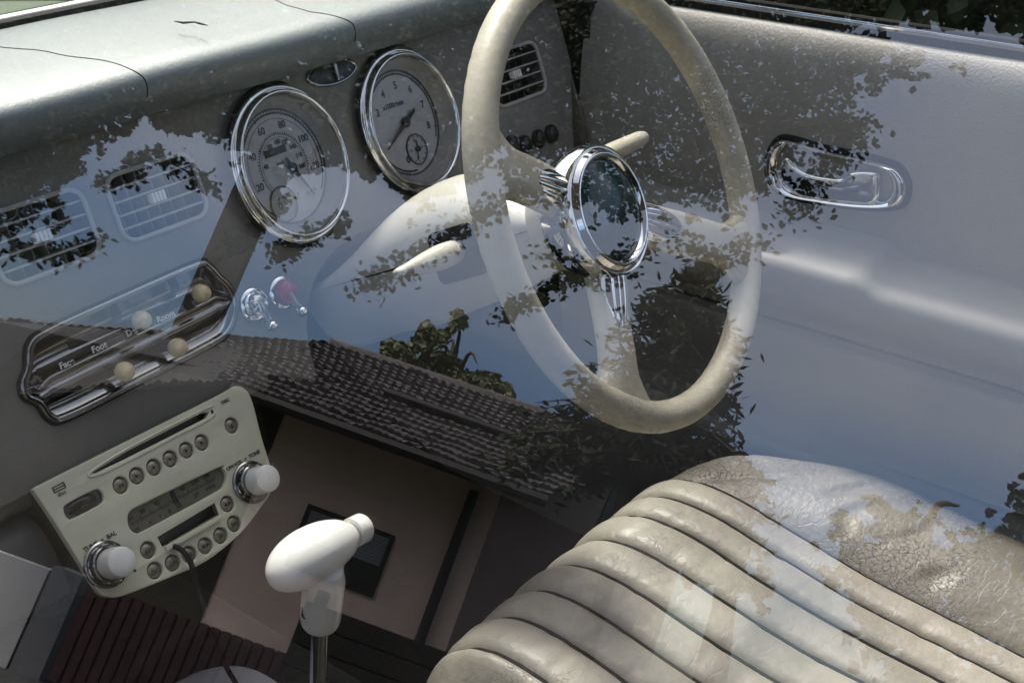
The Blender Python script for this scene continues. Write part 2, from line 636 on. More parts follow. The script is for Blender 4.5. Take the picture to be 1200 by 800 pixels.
# gauges ------------------------------------------------------------
def gauge(cu, cv, name, yaw, is_tacho):
    n = (D.n + D.a * yaw).normalized()
    f = D.sub(cu, cv, 0, n=n)
    mb = MB()
    prof = [(.0775, -.001), (.0772, .0015), (.0755, .0038), (.0738, .0046), (.0722, .0036), (.0714, .0042), (.0711, .0075), (.0702, .0100), (.0688, .0108), (.0674, .0100), (.0664, .0075), (.0660, .002)]
    mb.lathe(f, prof, 96)
    g = mb.build(name, M['chrome'], dash, ang=60)
    mb = MB()
    mb.lathe(f, [(.0772, -.001), (.0800, .0003), (.0798, .0020), (.0770, .0028)], 80)
    mb.build('rubber_gasket', M['rubber'], g)
    mb = MB()
    mb.lathe(f, [(.0661, .006), (.0650, .003), (.0600, -.003), (.0560, -.0085)], 80, mi=0)
    mb.lathe(f, [(.0560, -.0085), (.0548, -.0088), (.0535, -.0098)], 80, mi=1)
    mb.build('inner_well', [M['dialwell'], M['black']], g)
    d = f.sub(0, 0, -.0095)
    d.a, d.b = d.a * .925, d.b * .925
    mb = MB()
    mb.lathe(d, [(.0585, 0), (.001, 0)], 64, mi=0)

    def pol(r, a):
        return r * cos(radians(a)), r * sin(radians(a))

    def tick(a, r0, r1, wd, mi=1):
        t = d.sub(0, 0, .0002, rot=radians(a))
        mb.box(t, r0, r1, -wd / 2, wd / 2, 0, .0003, mi=mi)

    def ringline(r, wd, a0, a1, mi=1, w=.0003, c=(0, 0)):
        k = 48
        mb.grid([[d.p(c[0] + pol(r - wd / 2, lerp(a0, a1, i / k))[0], c[1] + pol(r - wd / 2, lerp(a0, a1, i / k))[1], w),
                  d.p(c[0] + pol(r + wd / 2, lerp(a0, a1, i / k))[0], c[1] + pol(r + wd / 2, lerp(a0, a1, i / k))[1], w)] for i in range(k + 1)], mi=mi)
    if is_tacho:
        for i in range(0, 9):
            a = 85 - (i - 5) * 34
            u, v = pol(.0425, a)
            if i not in (1, 2):
                mb.text(d, str(i), u, v, .0115, .0006, mi=1, bold=.0003)
            for k in range(10):
                aa = a - 3.4 * k
                if i < 8:
                    tick(aa, .0515 if k % 5 else .050, .0545, .0007 if k else .0013)
        tick(85 - 3 * 34, .049, .0545, .0013)
        ringline(.0555, .0022, -30, 270)
        mb.text(d, 'x1000r/min', -.009, .0225, .0080, .0006, mi=1, bold=.0002)
        cc = (.008, -.033)
        mb.lathe(d.sub(*cc, .0002), [(.0165, 0), (.0165, .0016), (.0155, .0018)], 40, mi=1)
        mb.lathe(d.sub(*cc, .0003), [(.0158, 0), (.001, 0)], 40, mi=0)
        for k in range(12):
            t = d.sub(*cc, .0006, rot=radians(30 * k))
            mb.box(t, .0125, .0150, -.0004, .0004, 0, .0003, mi=1)
        for s_, q in (('12', 90), ('3', 0), ('6', 270), ('9', 180)):
            mb.text(d, s_, cc[0] + pol(.0098, q)[0], cc[1] + pol(.0098, q)[1], .005, .0008, mi=1)
    else:
        for i, s_ in enumerate(('0', '20', '40', '60', '80', '100', '120')):
            a = 238 - 42 * i
            u, v = pol(.0435, a)
            mb.text(d, s_, u, v, .0105, .0006, mi=1, bold=.0002)
            if i < 6:
                for k in range(10):
                    tick(a - 4.2 * k, .0505 if k % 5 else .0495, .0545, .0007 if k else .0013)
        tick(-14, .049, .0545, .0012)
        ringline(.0555, .0022, -40, 230)
        ringline(.0498, .0006, -10, 200)
        ringline(.0335, .0007, -30, 215)
        ringline(.0305, .0005, -30, 215)
        for k in range(50):
            a = 215 - 5 * k
            tick(a, .0308, .0335, .0006 if k % 5 else .0012)
        for s_, a in (('40', 168), ('60', 142), ('80', 116), ('100', 90), ('120', 64), ('140', 38), ('160', 12), ('180', -14)):
            u, v = pol(.0258, a)
            mb.text(d, s_, u, v, .0068, .0006, mi=1, bold=.0002)
        mb.text(d, 'km/h', -.004, .0045, .0055, .0006, mi=1)
        mb.box(d.sub(0, 0, 0, rot=.0), -.020, .009, .0125, .0195, .0002, .0012, .0003, mi=1)
        mb.lathe(d.sub(-.018, -.036, .0002), [(.0175, 0), (.0175, .0016), (.0165, .0018)], 40, mi=1)
        mb.lathe(d.sub(-.018, -.036, .0003), [(.0168, 0), (.001, 0)], 40, mi=2)
        mb.text(d, 'F', -.022, -.030, .0065, .0008, mi=1)
        mb.text(d, 'C', -.014, -.029, .0065, .0008, mi=1)
        mb.text(d, 'C-H-E', .026, -.034, .006, .0008, mi=1, rot=.1)
        mb.text(d, 'P', .006, -.033, .0065, .0008, mi=1)
    mb.build('dial', [M['dial'], M['ink'], M['dialgrey']], g)
    mb = MB()
    if is_tacho:
        t = d.sub(0, 0, .003, rot=radians(207))
        mb.ext(t, [(-.022, -.0016), (-.020, .0016), (.0, .0024), (.044, .0004), (.044, -.0004), (0, -.0024)], 0, .0012)
        mb.lathe(d.sub(0, 0, .002), [(.0055, 0), (.0055, .003), (.004, .0042), (.0005, .0044)], 24)
        t = d.sub(.008, -.033, .002, rot=radians(250))
        mb.box(t, -.003, .012, -.0006, .0006, 0, .0006)
        t = d.sub(.008, -.033, .003, rot=radians(92))
        mb.box(t, -.003, .009, -.0009, .0009, 0, .0006)
        mb.lathe(d.sub(.008, -.033, .001), [(.003, 0), (.003, .0034), (.0004, .0036)], 16)
    else:
        t = d.sub(.008, -.004, .003, rot=radians(-62))
        mb.ext(t, [(-.012, -.0016), (-.012, .0016), (.0, .0022), (.036, .0004), (.036, -.0004), (0, -.0022)], 0, .0012)
        mb.lathe(d.sub(.008, -.004, .002), [(.0048, 0), (.0048, .003), (.0005, .0044)], 24)
    mb.build('needle', M['black'], g)
    mb = MB()
    mb.lathe(f, [(.0662, .004), (.05, .0055), (.03, .0066), (.012, .0072), (.0005, .0073)], 64)
    mb.build('gauge_glass', M['gaugeglass'], g)


M['dialwell'] = mat('dial_well_grey', (.26, .255, .24), .45, var=.1, vscale=30)
M['dialgrey'] = mat('dial_grey', (.27, .27, .27), .5)
gauge(*SPD, 'speedometer', .10, False)
gauge(*TAC, 'rev_counter', .08, True)

# heater panel -------------------------------------------------------
mb = MB()
hb = heat_out
mb.tube([D.p(u, v, .0018) for u, v in hb], .0034, 10, closed=True, mi=0)
cx = sum(u for u, v in hb) / len(hb)


def hspan(u):
    vs = []
    for i in range(len(hb)):
        a, b = hb[i - 1], hb[i]
        if (a[0] - u) * (b[0] - u) <= 0 and a[0] != b[0]:
            vs.append(lerp(a[1], b[1], (u - a[0]) / (b[0] - a[0])))
    return (min(vs), max(vs)) if len(vs) > 1 else (-.1, -.1)


HP = [(0, .000), (.03, -.004), (.10, -.0075), (.18, -.0085), (.26, -.005), (.31, -.001), (.36, .0005), (.42, -.0015), (.47, .001), (.50, .0025), (.53, .001),
      (.57, -.005), (.66, -.0105), (.75, -.0115), (.82, -.010), (.90, -.006), (.97, -.002), (1, .0)]
HP = smooth(HP, 3, False)
um0, um1 = min(u for u, v in hb) + .0004, max(u for u, v in hb) - .0004
rows = []
for k in range(71):
    t = .5 - .5 * cos(pi * k / 70)
    u = lerp(um0, um1, t)
    lo, hi = hspan(u)
    e = min(1., min(u - um0, um1 - u) / .018)
    e = sqrt(max(0, 1 - (1 - e) ** 2))
    rows.append([D.p(u, lerp(lo, hi, s_), w * e) for s_, w in HP])
mb.grid(rows)
hp = mb.build('heater_panel', [M['chrome_d']], dash, ang=60)
mb = MB()
mb.tube([D.p(cx + (u - cx) * 1.022, -.097 + (v + .097) * 1.06, .0002) for u, v in hb], .0026, 8, closed=True)
mb.build('gasket_shade_edge', M['rubber'], hp)
hf = D.sub(0, 0)
mb = MB()
for v0, u0, u1, w in ((-.0822, -.272, -.140, -.0108), (-.0905, -.31, -.26, -.004), (-.1165, -.285, -.165, -.0078)):
    mb.box(hf, u0, u1, v0 - .0022, v0 + .0022, w, w + .0024, .0008)
mb.build('slider_slot', M['black'], hp)
mb = MB()
for s_, px, py in (('Face', 77, 426), ('Foot', 115, 407), ('Def', 153, 389), ('Room', 193, 371)):
    u, v = D.uv(px, py, .001)
    mb = MB()
    mb.text(hf, s_, u, v, .0076, .0028, mi=0, bold=.0002)
    mb.build('lettering', M['inkw'], hp)
for px, py in ((237, 344), (167, 375), (209, 407), (147, 435)):
    u, v = D.uv(px, py, .016)
    f = D.sub(u, v)
    mb = MB()
    mb.lathe(f, [(.0004, .0235), (.003, .0232), (.0055, .0218), (.0074, .0188), (.0083, .0155), (.0080, .012), (.0066, .0092), (.0045, .0078)], 28, cap1=True)
    k = mb.build('slider_knob', M['knobiv'], hp)
    mb = MB()
    mb.box(f, -.0035, .0035, -.002, .002, -.009, .0085, .0006)
    mb.build('knob_stem', M['black'], k)

# chrome toggle switches --------------------------------------------
for i, (px, py, tx, ty) in enumerate(((297, 357, 320, 384), (331, 343, 355, 367))):
    u, v = D.uv(px, py)
    f = D.sub(u, v)
    mb = MB()
    mb.lathe(f, [(.0165, 0), (.0165, .0015), (.0155, .003), (.013, .0042), (.0115, .0032), (.010, .0045), (.0088, .0075), (.006, .0085), (.0005, .009)], 40)
    sw = mb.build('toggle_switch', M['chrome'], dash)
    if i == 1:
        mb = MB()
        mb.lathe(f, [(.0118, .003), (.0122, .006), (.0108, .010), (.007, .0125), (.0005, .0133)], 32)
        mb.build('red_lens', M['red'], sw)
    a = f.p(.002, 0, .008)
    uu, vv = D.uv(tx, ty, .030)
    b = D.p(uu, vv, .030)
    mb = MB()
    q = [a.lerp(b, t) for t in (0, .15, .4, .7, .82, .88, .94, 1.0, 1.04)]
    mb.tube(q, [.0028, .003, .0036, .0042, .0045, .0052, .0056, .005, .0025], 14)
    mb.build('lever', M['chrome'], sw)

# row of black push buttons -----------------------------------------
for px, py in ((599, 170), (614, 170), (630, 163), (645, 157)):
    u, v = D.uv(px, py)
    f = D.sub(u, v)
    mb = MB()
    mb.lathe(f, [(.0105, -.001), (.0105, .003), (.0095, .005), (.0088, .0045), (.0078, .007), (.005, .0085), (.0005, .009)], 28, sy=1.05)
    mb.build('push_button', M['black'], dash)
# lens shaped ashtray pull between the gauges
u, v = D.uv(388, 85)
f = D.sub(u, v)
lens = smooth(mm([(-33, 0), (-24, 7.5), (-8, 11), (8, 11), (24, 7.5), (33, 0), (24, -7.5), (8, -11), (-8, -11), (-24, -7.5)]), 5)
mb = MB()
mb.tube([f.p(a, b, .001) for a, b in lens], .0016, 8, closed=True, mi=1)
mb.grid([[f.p(a * k, b * k, w) for a, b in lens] for k, w in ((1, .001), (.85, .0025), (.6, .0015), (.3, .0008), (.02, .0005))], closed_v=True, mi=0)
mb.ext(f.sub(.004, 0), [(-.0015, -.010), (.0015, -.010), (.0035, .010), (-.0015, .010)], 0, .0045, .001, mi=1)
mb.build('warning_lamp', [M['black'], M['chrome_d']], dash)

# lower tray left of the stereo --------------------------------------
mb = MB()
tr = [(.56, .664), (.535, .655), (.520, .640), (.512, .622), (.508, .607), (.512, .600), (.53, .598), (.60, .60)]
tr = smooth(tr, 3, False)
mb.grid([[V3((x, y + .02, z)) for y, z in tr] for x in (-.62, -.35, -.12, -.095)])
mb.build('lower_tray', M['housing'], dash)

# ================================================================== CAR STEREO
T30 = radians(30)
R = Fr((.02, .548, .689), (0, -cos(T30), sin(T30)))
st = thing('car_stereo', 'pale green car stereo with round buttons, two white knobs and a tuner scale', 'car stereo', (.02, .55, .57))


def ruv(px, py):
    return R.uv(px, py)


face = [ruv(*q) for q in ((40, 572), (62, 560), (160, 511), (258, 462), (276, 452), (288, 456), (296, 470), (307, 512), (319, 553), (318, 575), (309, 590), (282, 625), (242, 657), (200, 676), (160, 692), (138, 699), (121, 697), (111, 686), (92, 656), (62, 608), (42, 578))]
face = smooth(face, 4)
tun = [ruv(*q) for q in ((150, 605), (154, 598), (168, 590), (255, 548), (262, 549), (266, 557), (263, 568), (252, 577), (172, 620), (160, 624), (152, 618))]
tun = smooth(tun, 4)
dsp = [ruv(*q) for q in ((75, 598), (79, 590), (110, 574), (118, 574), (122, 581), (118, 590), (88, 606), (80, 607))]
dsp = smooth(dsp, 4)
tape = [ruv(*q) for q in ((185, 629), (252, 589), (257, 603), (191, 641))]
slot = [ruv(*q) for q in ((109, 553), (150, 528), (238, 483), (246, 482), (243, 489), (200, 511), (150, 536), (112, 554))]
BTN = [(142, 568), (161, 557), (181, 547), (200, 537), (219, 527), (237, 518), (272, 498), (267, 590), (275, 613), (259, 627), (241, 639), (222, 649), (203, 659), (182, 668), (174, 644)]
BT = ['M', '3', '4', '5', '6', '7', '▲', '▸', 'AM', 'FF', '◂▸', 'REW', 'APS', 'DX', 'FM']
BT = ['M', '', '', '', '', '', 'E', '', 'MS', 'FF', '', 'RE', 'APS', 'DC', 'AM']
bu = [ruv(*q) for q in BTN]
holes = [tun, dsp, tape, slot] + [circ(u, v, .0072, 28) for u, v in bu]
mb = MB()
mb.sheet(R, face, holes, -.004, .004, .0011)
fp = mb.build('faceplate', M['radio'], st, ang=50)
mb = MB()
cxr, cyr = 0., -.055
body = [(cxr + (u - cxr) * .985, cyr + (v - cyr) * .985) for u, v in face]
mb.grid([[R.p(u, v, -.006) for u, v in body], [R.p(u * .96, v * .97 - .004, -.045) for u, v in body], [R.p(u * .93, v * .9 + .01, -.12) for u, v in body]], closed_v=True)
mb.ext(R, [(u * .99, v * .99) for u, v in body], -.019, -.0185)
mb.build('housing', M['housing'], st)
mb = MB()
mb.ext(R.sub(0, 0), tun, -.009, -.0045)
tn = mb.build('tuner_window', M['tuner'], st)
ur, vr = ruv(150, 608)
ur2, vr2 = ruv(262, 556)
ta = math.atan2(vr2 - vr, ur2 - ur)
mb = MB()
tc_, tv_ = ruv(207, 586)
tf = R.sub(tc_, tv_, -.0042)
for k in range(45):
    uu = -.044 + k * .002
    mb.box(tf, uu, uu + .0004, -.0012, .0014 if k % 5 else .0034, 0, .0002)
for s_, uu, vv in (('FM', -.043, .0045), ('88', -.03, .0055), ('92', -.015, .0055), ('98', .012, .0055), ('104', .025, .0055), ('108', .037, .0055),
                   ('AM', -.043, -.006), ('6', -.028, -.006), ('7', -.018, -.006), ('8', -.008, -.006), ('10', .002, -.006), ('ST', .022, -.005), ('MHz', .037, -.005)):
    mb.text(tf, s_, uu, vv, .0052, .0003)
mb.box(tf, -.0005, .0005, -.003, .0085, .0006, .001)
mb.build('lettering', M['ink'], tn)
mb = MB()
mb.box(tf, .0015, .0030, -.003, .0105, .001, .002)
mb.build('tuner_needle', M['black'], tn)
mb = MB()
mb.ext(R, dsp, -.009, -.004)
du, dv = ruv(98, 590)
mb.lathe(R.sub(du, dv, -.004), [(.014, 0), (.010, .002), (.005, .003), (.0005, .0033)], 24, sy=.5)
mb.build('display', M['smoke'], st)
mb = MB()
mb.ext(R, tape, -.018, -.016, mi=0)
mb.grid([[R.p(u, v, -.001) for u, v in tape], [R.p(u, v, -.017) for u, v in tape]], closed_v=True, mi=0)
tl = [ruv(*q) for q in ((192, 641), (257, 603), (258.5, 608), (195, 645.5))]
mb.ext(R, tl, -.004, .0030, .0006, mi=1)
mb.build('tape_slot', [M['black'], M['radio']], st)
mb = MB()
so = [(u, v) for u, v in slot]
mb.ext(R, so, -.017, -.010)
mb.build('disc_slot', M['black'], st)
mb = MB()
lip = [ruv(*q) for q in ((106, 553), (150, 525), (240, 479), (250, 480), (246, 490), (202, 513), (150, 540), (112, 557))]
mb.tube([R.p(u, v, .0002) for u, v in smooth(lip, 4)], .0011, 8, closed=True)
mb.build('slot_lip', M['radio'], st)
for (u, v), s_ in zip(bu, BT):
    f = R.sub(u, v, -.006)
    mb = MB()
    mb.lathe(f, [(.0066, -.003), (.0066, .001), (.0060, .0034), (.0043, .0048), (.002, .0055), (.0003, .0057)], 26)
    b_ = mb.build('push_button', M['radiobtn'], st)
    if s_:
        mb = MB()
        mb.text(f, s_, 0, -.001, .0058 if len(s_) < 3 else .0043, .0059)
        mb.build('lettering', M['ink'], b_)
    elif v < -.06:
        mb = MB()
        for sg in (-1, 1):
            mb.ext(f, [(sg * .0008, -.0016), (sg * .0008, .0016), (sg * .0042, 0)], .0056, .0060)
        mb.build('arrow_mark', M['ink'], b_)
    else:
        mb = MB()
        mb.ext(f, [(-.0016, -.0014), (-.0016, .0014), (.001, 0)], .0056, .0060)
        mb.build('arrow_mark', M['ink'], b_)
for px, py, tx, ty in ((124, 661, 142, 662), (294, 565, 313, 563)):
    u, v = ruv(px, py)
    f = R.sub(u, v)
    mb = MB()
    mb.lathe(f, [(.019, -.001), (.0192, .0025), (.018, .0035), (.0165, .0025), (.0155, .003), (.0155, .0095), (.0145, .0105), (.0125, .0108)], 48)
    for k in range(20):
        t = f.sub(0, 0, .006, rot=2 * pi * k / 20)
        if k % 2:
            mb.box(t, .0148, .0164, -.0012, .0012, -.003, .004, .0004)
    col = mb.build('dial_ring', M['chrome_d'], st)
    mb = MB()
    mb.lathe(f, [(.0124, .009), (.0128, .012), (.0124, .026), (.0118, .0285), (.0095, .0300), (.004, .0304), (.0004, .0305)], 40)
    kb = mb.build('volume_knob', M['white'], st)
    mb = MB()
    t = f.sub(0, 0, .0265, rot=radians(-60 if px < 200 else 40))
    mb.box(t, .0115, .0142, -.0009, .0009, 0, .002, .0004)
    mb.build('pointer', M['black'], kb)
mb = MB()
for s_, px, py, sz in (('TUNE  ♦  BAL', 117, 634, .0052), ('ON·VOL  ♦  TONE', 285, 539, .0047), ('DISC', 264, 470, .0042)):
    u, v = ruv(px, py)
    s_ = s_.replace('♦', '+')
    mb = MB()
    mb.text(R, s_, u, v, sz, .0004, bold=.0001)
    mb.build('lettering', M['ink'], fp)
mb = MB()
# compact-disc symbol left of the slot
u, v = ruv(70, 573)
f = R.sub(u, v, .0002)
for vv in (.0032, .0011, -.001):
    mb.box(f, -.0055, .0055, vv, vv + .0009, 0, .0002)
mb.text(f, 'disc', 0, -.0035, .005, .0003)
mb.box(f, -.0055, -.0045, -.001, .004, 0, .0003)
mb.box(f, .0045, .0055, -.001, .004, 0, .0003)
mb.build('disc_symbol', M['ink'], fp)
mb = MB()
u, v = ruv(249, 482)
mb.lathe(R.sub(u, v, .0003), [(.0018, 0), (.0002, .0002)], 14)
mb.build('pin_hole', M['ink'], fp)

# audio cable hanging from the tape slot
c0 = R.p(*ruv(197, 638), -.012)
c1 = R.p(*ruv(204, 641), .004)
c2 = R.p(*ruv(215, 657), .010)
pts = [c0, c1, c2] + [at(px, py, (0, y, 0), (0, 1, 0)) for px, py, y in ((232, 690, .475), (240, 715, .46), (256, 755, .452), (266, 782, .448), (276, 800, .446), (287, 830, .442))]
pts = smooth([tuple(q) for q in pts], 8, False)
mb = MB()
mb.tube(pts, .0023, 8)
cb = mb.build('audio_cable', M['rubber'])
tag(cb, 'thin black audio cable hanging out of the tape slot of the stereo', 'cable')

# ================================================================== STEERING COLUMN
WC = V3((.3475, .2918, .867))
W = Fr(WC, (.071, -.905, .42))
colm = thing('steering_column', 'cream steering column shroud with a wiper stalk and an indicator stalk', 'steering column', (.33, .5, .70))


def colring(s_, a, bt, bb, lo, hi, n=30, dx=0., dz=0., p=2.3):
    """half ring of a rounded cross section at distance s_ ahead of the wheel"""
    o = []
    for k in range(n + 1):
        t = lerp(lo, hi, k / n)
        c, s2 = cos(t), sin(t)
        r = 1 / (abs(c) ** p + abs(s2) ** p) ** (1 / p)
        o.append(W.p(dx + a * c * r, dz + (bt if s2 > 0 else bb) * s2 * r, -s_))
    return o


ST = [(.055, .030, .006, .030), (.075, .046, .016, .044), (.09, .054, .028, .050), (.12, .062, .046, .056), (.15, .066, .0555, .062), (.20, .069, .0585, .068), (.25, .071, .047, .075), (.30, .070, .024, .074), (.335, .070, .010, .078), (.36, .070, .004, .08)]
ST = smooth(ST, 4, False)
mb = MB()
mb.grid([colring(a, b, c, d, 0.04, pi - .04) for a, b, c, d in ST])
mb.build('upper_shroud', M['shroud'], colm, ang=60)
mb = MB()
mb.grid([colring(a, b * .99 - .0006, c, d * .99, -pi - .0, 0) for a, b, c, d in ST])
mb.build('lower_shroud', M['shroud'], colm, ang=60)
# stalk slot and stalks
nf = Fr(W.p(-.0665, .000, -.150), (-W.a + W.n * .12 + W.b * .15), W.b)
mb = MB()
mb.ext(nf, rrect(-.026, .026, -.024, .024, .007), -.01, .0025, .001)
mb.build('stalk_socket', M['black'], colm)


def stalk(p0, p1, r, name):
    mb = MB()
    q = [p0.lerp(p1, t) for t in (0, .08, .18, .28, .5, .8, .93, .98, 1.0)]
    k = (.9, .95, 1.0, 1.0, .84, .52, .43, .36, .16)
    mb.tube(q, [r * a for a in k], 18)
    return mb.build(name, M['shroud'], colm, ang=60)


E0 = nf.p(0, .002, 0)
E1 = at(463, 322, E0, W.n)
stalk(E0, E1, .0115, 'wiper_stalk')
Q0 = W.p(.03, .025, -.11)
Q1 = at(757, 160, W.p(0, 0, -.10), W.n)
mb = MB()
q = [Q0.lerp(Q1, t) for t in (0, .3, .7, .93, .98, 1.0)]
mb.tube(q, [.008, .0085, .0095, .0085, .0065, .003], 18)
mb.build('indicator_stalk', M['ivory'], colm, ang=60)

# ================================================================== STEERING WHEEL
wh = thing('steering_wheel', 'ivory three-spoke steering wheel with chrome spoke shields and a round dark green horn button', 'steering wheel', WC)
RM, RT = .1915, .0136
mb = MB()
rows = []
SPA = [math.atan2(*reversed(W.uv(*q))) for q in ((862, 290), (730, 470), (557, 190))]
for i in range(144):
    a = 2 * pi * i / 144
    ring = []
    fat = max(exp(-((math.remainder(a - sa_, 2 * pi)) / .16) ** 2) for sa_ in SPA)
    for k in range(18):
        b = 2 * pi * k / 18
        grip = 1 - .035 * (sin(a * 34) ** 8) * (1 if sin(b) < -.2 else 0)
        rr = RM + RT * (1 + 0.0 * fat) * cos(b) * grip - .003 * fat * (cos(b) < 0)
        ring.append(W.p(rr * cos(a), rr * sin(a), RT * 1.04 * sin(b) * grip))
    rows.append(ring)
mb.grid(rows, closed_u=True, closed_v=True)
mb.build('rim', M['rimworn'], wh, ang=80)

HUB = W.uv(706, 248)
for i, a in enumerate(SPA):
    ex, ey = RM * cos(a), RM * sin(a)
    hx, hy = HUB[0] * .7, HUB[1] * .7
    d = V3((ex - hx, ey - hy, 0))
    L_ = d.length
    d.normalize()
    sd = V3((-d.y, d.x, 0))
    rows = []
    for k in range(25):
        t = k / 24
        wd = .0185 + .002 * sin(t * pi) + .022 * sstep(.74, 1.0, t) ** 1.6
        th = .0095 + .003 * sstep(.6, 1, t)
        w_ = -.014 * (1 - sstep(.1, .8, t)) - .002
        x, y = hx + d.x * L_ * t, hy + d.y * L_ * t
        ring = []
        for j in range(20):
            b = 2 * pi * j / 20
            c, s2 = cos(b), sin(b)
            rr = 1 / (abs(c) ** 3 + abs(s2) ** 3) ** (1 / 3)
            ring.append(W.p(x + sd.x * wd * c * rr, y + sd.y * wd * c * rr, w_ + th * s2 * rr))
        rows.append(ring)
    mb = MB()
    mb.grid(rows, closed_v=True)
    sp = mb.build('spoke', M['ivory'], wh, ang=70)
    # fluted chrome shield at the root of the spoke
    mb = MB()
    rows = []
    for k in range(15):
        t = k / 14
        x, y = hx + d.x * (.044 + .062 * t), hy + d.y * (.044 + .062 * t)
        wd = .0165 * sqrt(max(0.02, 1 - (max(0, t - .35) / .66) ** 2.2)) * (.85 + .15 * sstep(0, .3, t))
        ring = []
        for j in range(25):
            q = -1 + 2 * j / 24
            fl = .0022 * abs(sin(q * pi * 2.0))
            hgt = .0105 * sqrt(max(0, 1 - q * q)) * sqrt(max(.02, 1 - t ** 3)) + fl * (1 - q * q) - .001
            ring.append(W.p(x + sd.x * wd * q, y + sd.y * wd * q, hgt - .006 * (1 - t)))
        rows.append(ring)
    mb.grid(rows)
    mb.build('chrome_shield', M['chrome'], sp, ang=60)
h = W.sub(*HUB, 0)
mb = MB()
mb.lathe(h, [(.045, -.032), (.052, -.024), (.056, -.012), (.0575, -.004), (.0565, .004), (.0545, .0085), (.0525, .0075), (.0505, .0085), (.0485, .0125), (.0465, .0135), (.0445, .0125), (.0425, .0095)], 80)
hr = mb.build('hub_ring', M['chrome'], wh, ang=70)
mb = MB()
mb.lathe(h, [(.0432, .008), (.0405, .0105), (.034, .0135), (.025, .0158), (.013, .0173), (.0004, .0178)], 64)
mb.build('horn_button', M['horn'], wh, ang=70)
mb = MB()
mb.lathe(h, [(.040, -.05), (.045, -.032), (.046, -.028)], 48)
mb.build('hub_collar', M['ivory'], wh)

# ================================================================== GEAR SELECTOR
gl = thing('gear_selector', 'white egg shaped gear selector handle on a polished steel shaft', 'gear lever', (.02, .40, .30))
GX = .02
kc = at(372, 655, (GX, 0, 0), (1, 0, 0))
nb = at(375, 730, (GX, 0, 0), (1, 0, 0))
nt_ = at(379, 690, (GX, 0, 0), (1, 0, 0))
sh2 = at(373, 800, (GX, 0, 0), (1, 0, 0))
ax = (at(416, 628, (GX + .045, 0, 0), (1, 0, 0)) - at(318, 678, (GX - .045, 0, 0), (1, 0, 0)))
axn = ax.normalized()
mb = MB()
mid = (at(416, 626, (GX + .045, 0, 0), (1, 0, 0)) + at(318, 677, (GX - .045, 0, 0), (1, 0, 0))) / 2
L_ = ax.length
rows = []
upv = (nt_ - nb).normalized()
upk = (upv - axn * upv.dot(axn)).normalized()
sk = axn.cross(upk)
for k in range(29):
    t = k / 28
    s_ = -cos(pi * t)
    r = .0212 * (max(0, 1 - abs(s_) ** 2.3)) ** .5 * (1.06 - .12 * s_) + .0002
    cen = mid + axn * (s_ * L_ * .5) + upk * (.003 * s_ + .004 * cos(s_ * 1.6))
    rows.append([cen + upk * (r * .92 * cos(2 * pi * j / 28)) + sk * (r * 1.0 * sin(2 * pi * j / 28)) for j in range(28)])
mb.grid(rows, closed_v=True)
# neck, blended into the egg
q = [nb - upv * .001, nb, nb + upv * .006, nb + upv * .02, nb + upv * .035, nb + upv * .048, nb + upv * .062]
mb.tube(q, [.0125, .0152, .0165, .0168, .0168, .017, .014], 28)
hd_ = mb.build('handle', M['white'], gl, ang=70)
md = hd_.modifiers.new('blend', 'REMESH')
md.mode = 'VOXEL'
md.voxel_size = .0013
md.use_smooth_shade = True
md = hd_.modifiers.new('soften', 'SMOOTH')
md.factor = .5
md.iterations = 14
bt_ = mid + axn * (L_ * .46) + upk * .004
mb = MB()
mb.tube([bt_, bt_ + axn * .011, bt_ + axn * .0135, bt_ + axn * .0145], [.0125, .0125, .011, .008], 24)
mb.build('release_button', M['white'], gl)
sf = Fr(at(363, 716, nb + V3((-.016, 0, .01)), (-.8, -.6, .1)), (-.75, -.62, .15))
mb = MB()
mb.lathe(sf, [(.0072, -.004), (.0072, .0016), (.006, .0022), (.0056, .0008), (.0004, .0006)], 24, mi=0)
for a in (0, pi / 2):
    mb.box(sf.sub(0, 0, 0, rot=a + .4), -.0036, .0036, -.0009, .0009, .0006, .0016, mi=1)
mb.build('screw', [M['chrome_d'], M['black']], gl)
mb = MB()
sd_ = (sh2 - nb).normalized()
mb.tube([nb + upv * .004, nb + sd_ * .02, sh2, sh2 + sd_ * .16], .0072, 24)
mb.build('shaft', M['steel'], gl)

# centre console / gear surround under the handle
cons = thing('centre_console', 'dark carpeted centre tunnel with a silver gear surround', 'console', (0, .4, .2))
mb = MB()
cp = [(-.12, .20), (-.115, .36), (-.10, .41), (-.07, .43), (.07, .43), (.10, .41), (.115, .36), (.12, .20)]
cp = smooth(cp, 4, False)
mb.grid([[V3((x + .02, y, z + .0)) for x, z in cp] for y in (-.6, -.2, .2, .5, .8, 1.0)])
mb.build('tunnel', M['carpet'], cons)
mb = MB()
fz = Fr(at(60, 712, (0, 0, .4305), (0, 0, 1)), (0, 0, 1), (0, 1, 0))
mb.lathe(fz, [(.017, -.002), (.0168, .002), (.0155, .0032), (.009, .0026), (.008, .0042), (.0005, .0046)], 32)
mb.build('carpet_fastener', M['housing'], cons)
so = smooth([tuple((at(*q, (0, 0, .455), (0, 0, 1)))[:2]) for q in ((190, 812), (215, 790), (245, 779), (280, 776), (312, 786), (338, 806), (352, 830), (300, 880), (200, 880))], 5)
mb = MB()
zf = Fr((0, 0, .455), (0, 0, 1), (0, 1, 0))
mb.ext(zf, [(q[0], q[1]) if abs(zf.a.x - 1) < .01 else (q[0] * zf.a.x, q[1] * zf.b.y) for q in so], -.03, .0, .007)
mb.build('gear_surround', M['silver'], cons, ang=50)

